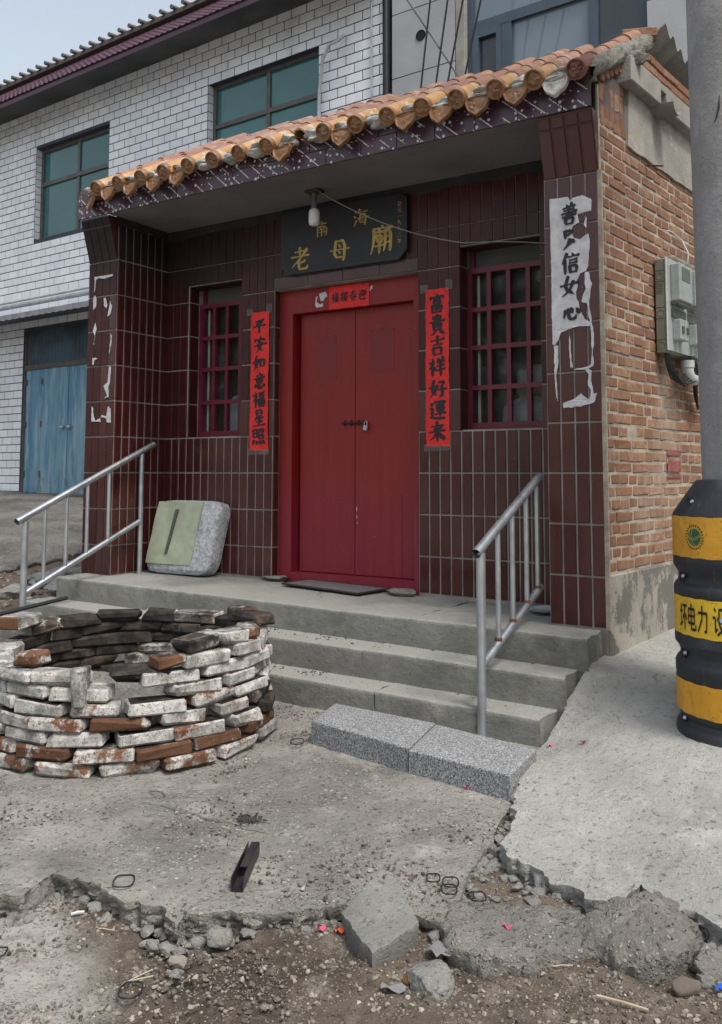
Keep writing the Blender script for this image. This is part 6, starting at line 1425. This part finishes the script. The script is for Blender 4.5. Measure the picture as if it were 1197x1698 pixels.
# ================================================================ GREY BUILDING
GB = thing('grey_panel_building', 'grey stone panelled building with a large blue framed window behind the temple roof', 'building', WB(0, -.2))
M_pan = simple('grey_stone_panel', (.36, .37, .385), (.31, .32, .335), scale=1.5, rough=.85, bump=.3, bs=120, bd=.004, var=.06, fine=.3, world=True)
GW = (-3.01, -.95, 3.4, 6.6)
mb = MB()
for a, b, c, d in holes_boxes(SB+.04, 9, -.4, 10.5, [GW]): bbox(mb, a, b, c, d, .012, .35)
gw = part('wall', mb, M_dj, GB)
zz = [-.3, .45, 1.2, 1.95, 2.7, 3.45, 4.42, 5.165, 5.91, 6.66, 7.4, 8.15, 8.9, 9.65, 10.4]
for z0, z1 in zip(zz, zz[1:]):
    xs = [SB+.05, GW[0], GW[1]]+[GW[1]+1.25*k for k in range(1, 8)]
    for a, b in zip(xs, xs[1:]):
        if a >= GW[0]-.01 and b <= GW[1]+.01 and z1 > 3.41 and z0 < 6.6: continue
        m = bbox(MB(), a+.004, b-.004, z0+.006, z1-.006, -.004, .011); part('panel', m, M_pan, gw)
M_slate = simple('slate_blue_frame', (.060, .085, .115), (.05, .072, .098), scale=4, rough=.4)
N = NT('painted_sky_glass'); _z = N.n('SeparateXYZ', {0: N.pos()}).outputs[2]; _c = N.mix(N.ss(N.noise(.5, 3, v=N.pos()), .3, .7), (.125, .165, .205), (.16, .20, .24)); M_bg = N.done(_c, .06, spec=.8)  # pale blue base colour stands in for the reflected sky
M_dg = simple('dark_screen_glass', (.022, .028, .036), (.03, .037, .046), scale=2, rough=.25, spec=.7)
part('window_reveal', bbox(MB(), GW[0], GW[0]+.10, 3.4, 6.6, .02, .28), simple('beige_reveal', (.30, .29, .26)), GB)
g0 = GW[0]+.10; mb = MB(); bbox(mb, g0, g0+.07, 3.4, 6.6, .10, .20); bbox(mb, GW[1]-.09, GW[1], 3.4, 6.6, .10, .20); bbox(mb, -1.56, -1.46, 3.4, 6.6, .10, .20); bbox(mb, g0+.07, -1.56, 5.46, 5.57, .095, .20); bbox(mb, g0+.07, -1.56, 6.5, 6.6, .10, .20); bbox(mb, -2.51, -2.39, 3.4, 5.46, .098, .20)
GWN = part('window', mb, M_slate, GB)
mb = MB(); bbox(mb, g0+.07, g0+.14, 3.5, 5.46, .08, .16); bbox(mb, -2.56, -2.51, 3.5, 5.46, .08, .16); bbox(mb, g0+.14, -2.56, 5.38, 5.46, .08, .16); part('casement_sash', mb, M_slate, GWN)
part('pane', bbox(MB(), g0+.14, -2.56, 3.4, 5.38, .13, .14), M_dg, GWN); part('pane', bbox(MB(), -2.39, -1.56, 3.4, 5.46, .14, .15), M_bg, GWN); part('pane', bbox(MB(), g0+.07, -1.56, 5.57, 6.5, .14, .15), M_bg, GWN); part('pane', bbox(MB(), -1.46, GW[1]-.09, 3.4, 6.6, .13, .14), M_dg, GWN)
mb = MB(); n = 28
for r0, r1, o0, o1 in ((.062, .062, -.012, .02), (.062, .001, -.006, -.006)):
    A = np.zeros((2, n+1, 3))
    for i in range(n+1):
        g = 2*math.pi*i/n
        for j, (r, o) in enumerate(((r0, o0), (r1, o1))): A[j, i] = WB(-3.435+r*math.cos(g), 5.57+r*math.sin(g), o)
    mb.grid(A)
part('vent_hole', mb, simple('black_hole', (.006, .006, .007)), GB)
for i, (a, b) in enumerate(WIRES):
    mb = MB(); mb.tube(sag(a, b, .0, 4), .011 if i < 4 else .009, 6)
    tag(part('overhead_cable', mb, M_cable if i < 4 else simple('grey_cable', (.10, .10, .11)), loc=a), ['leftmost black cable rising past the round vent hole', 'second black cable from the left in front of the grey wall', 'third black cable along the grey wall beside the window reveal', 'rightmost black cable crossing the blue framed window', 'thin grey cable running diagonally past the vent hole'][i], 'cable', 'cables rising in front of the grey building')
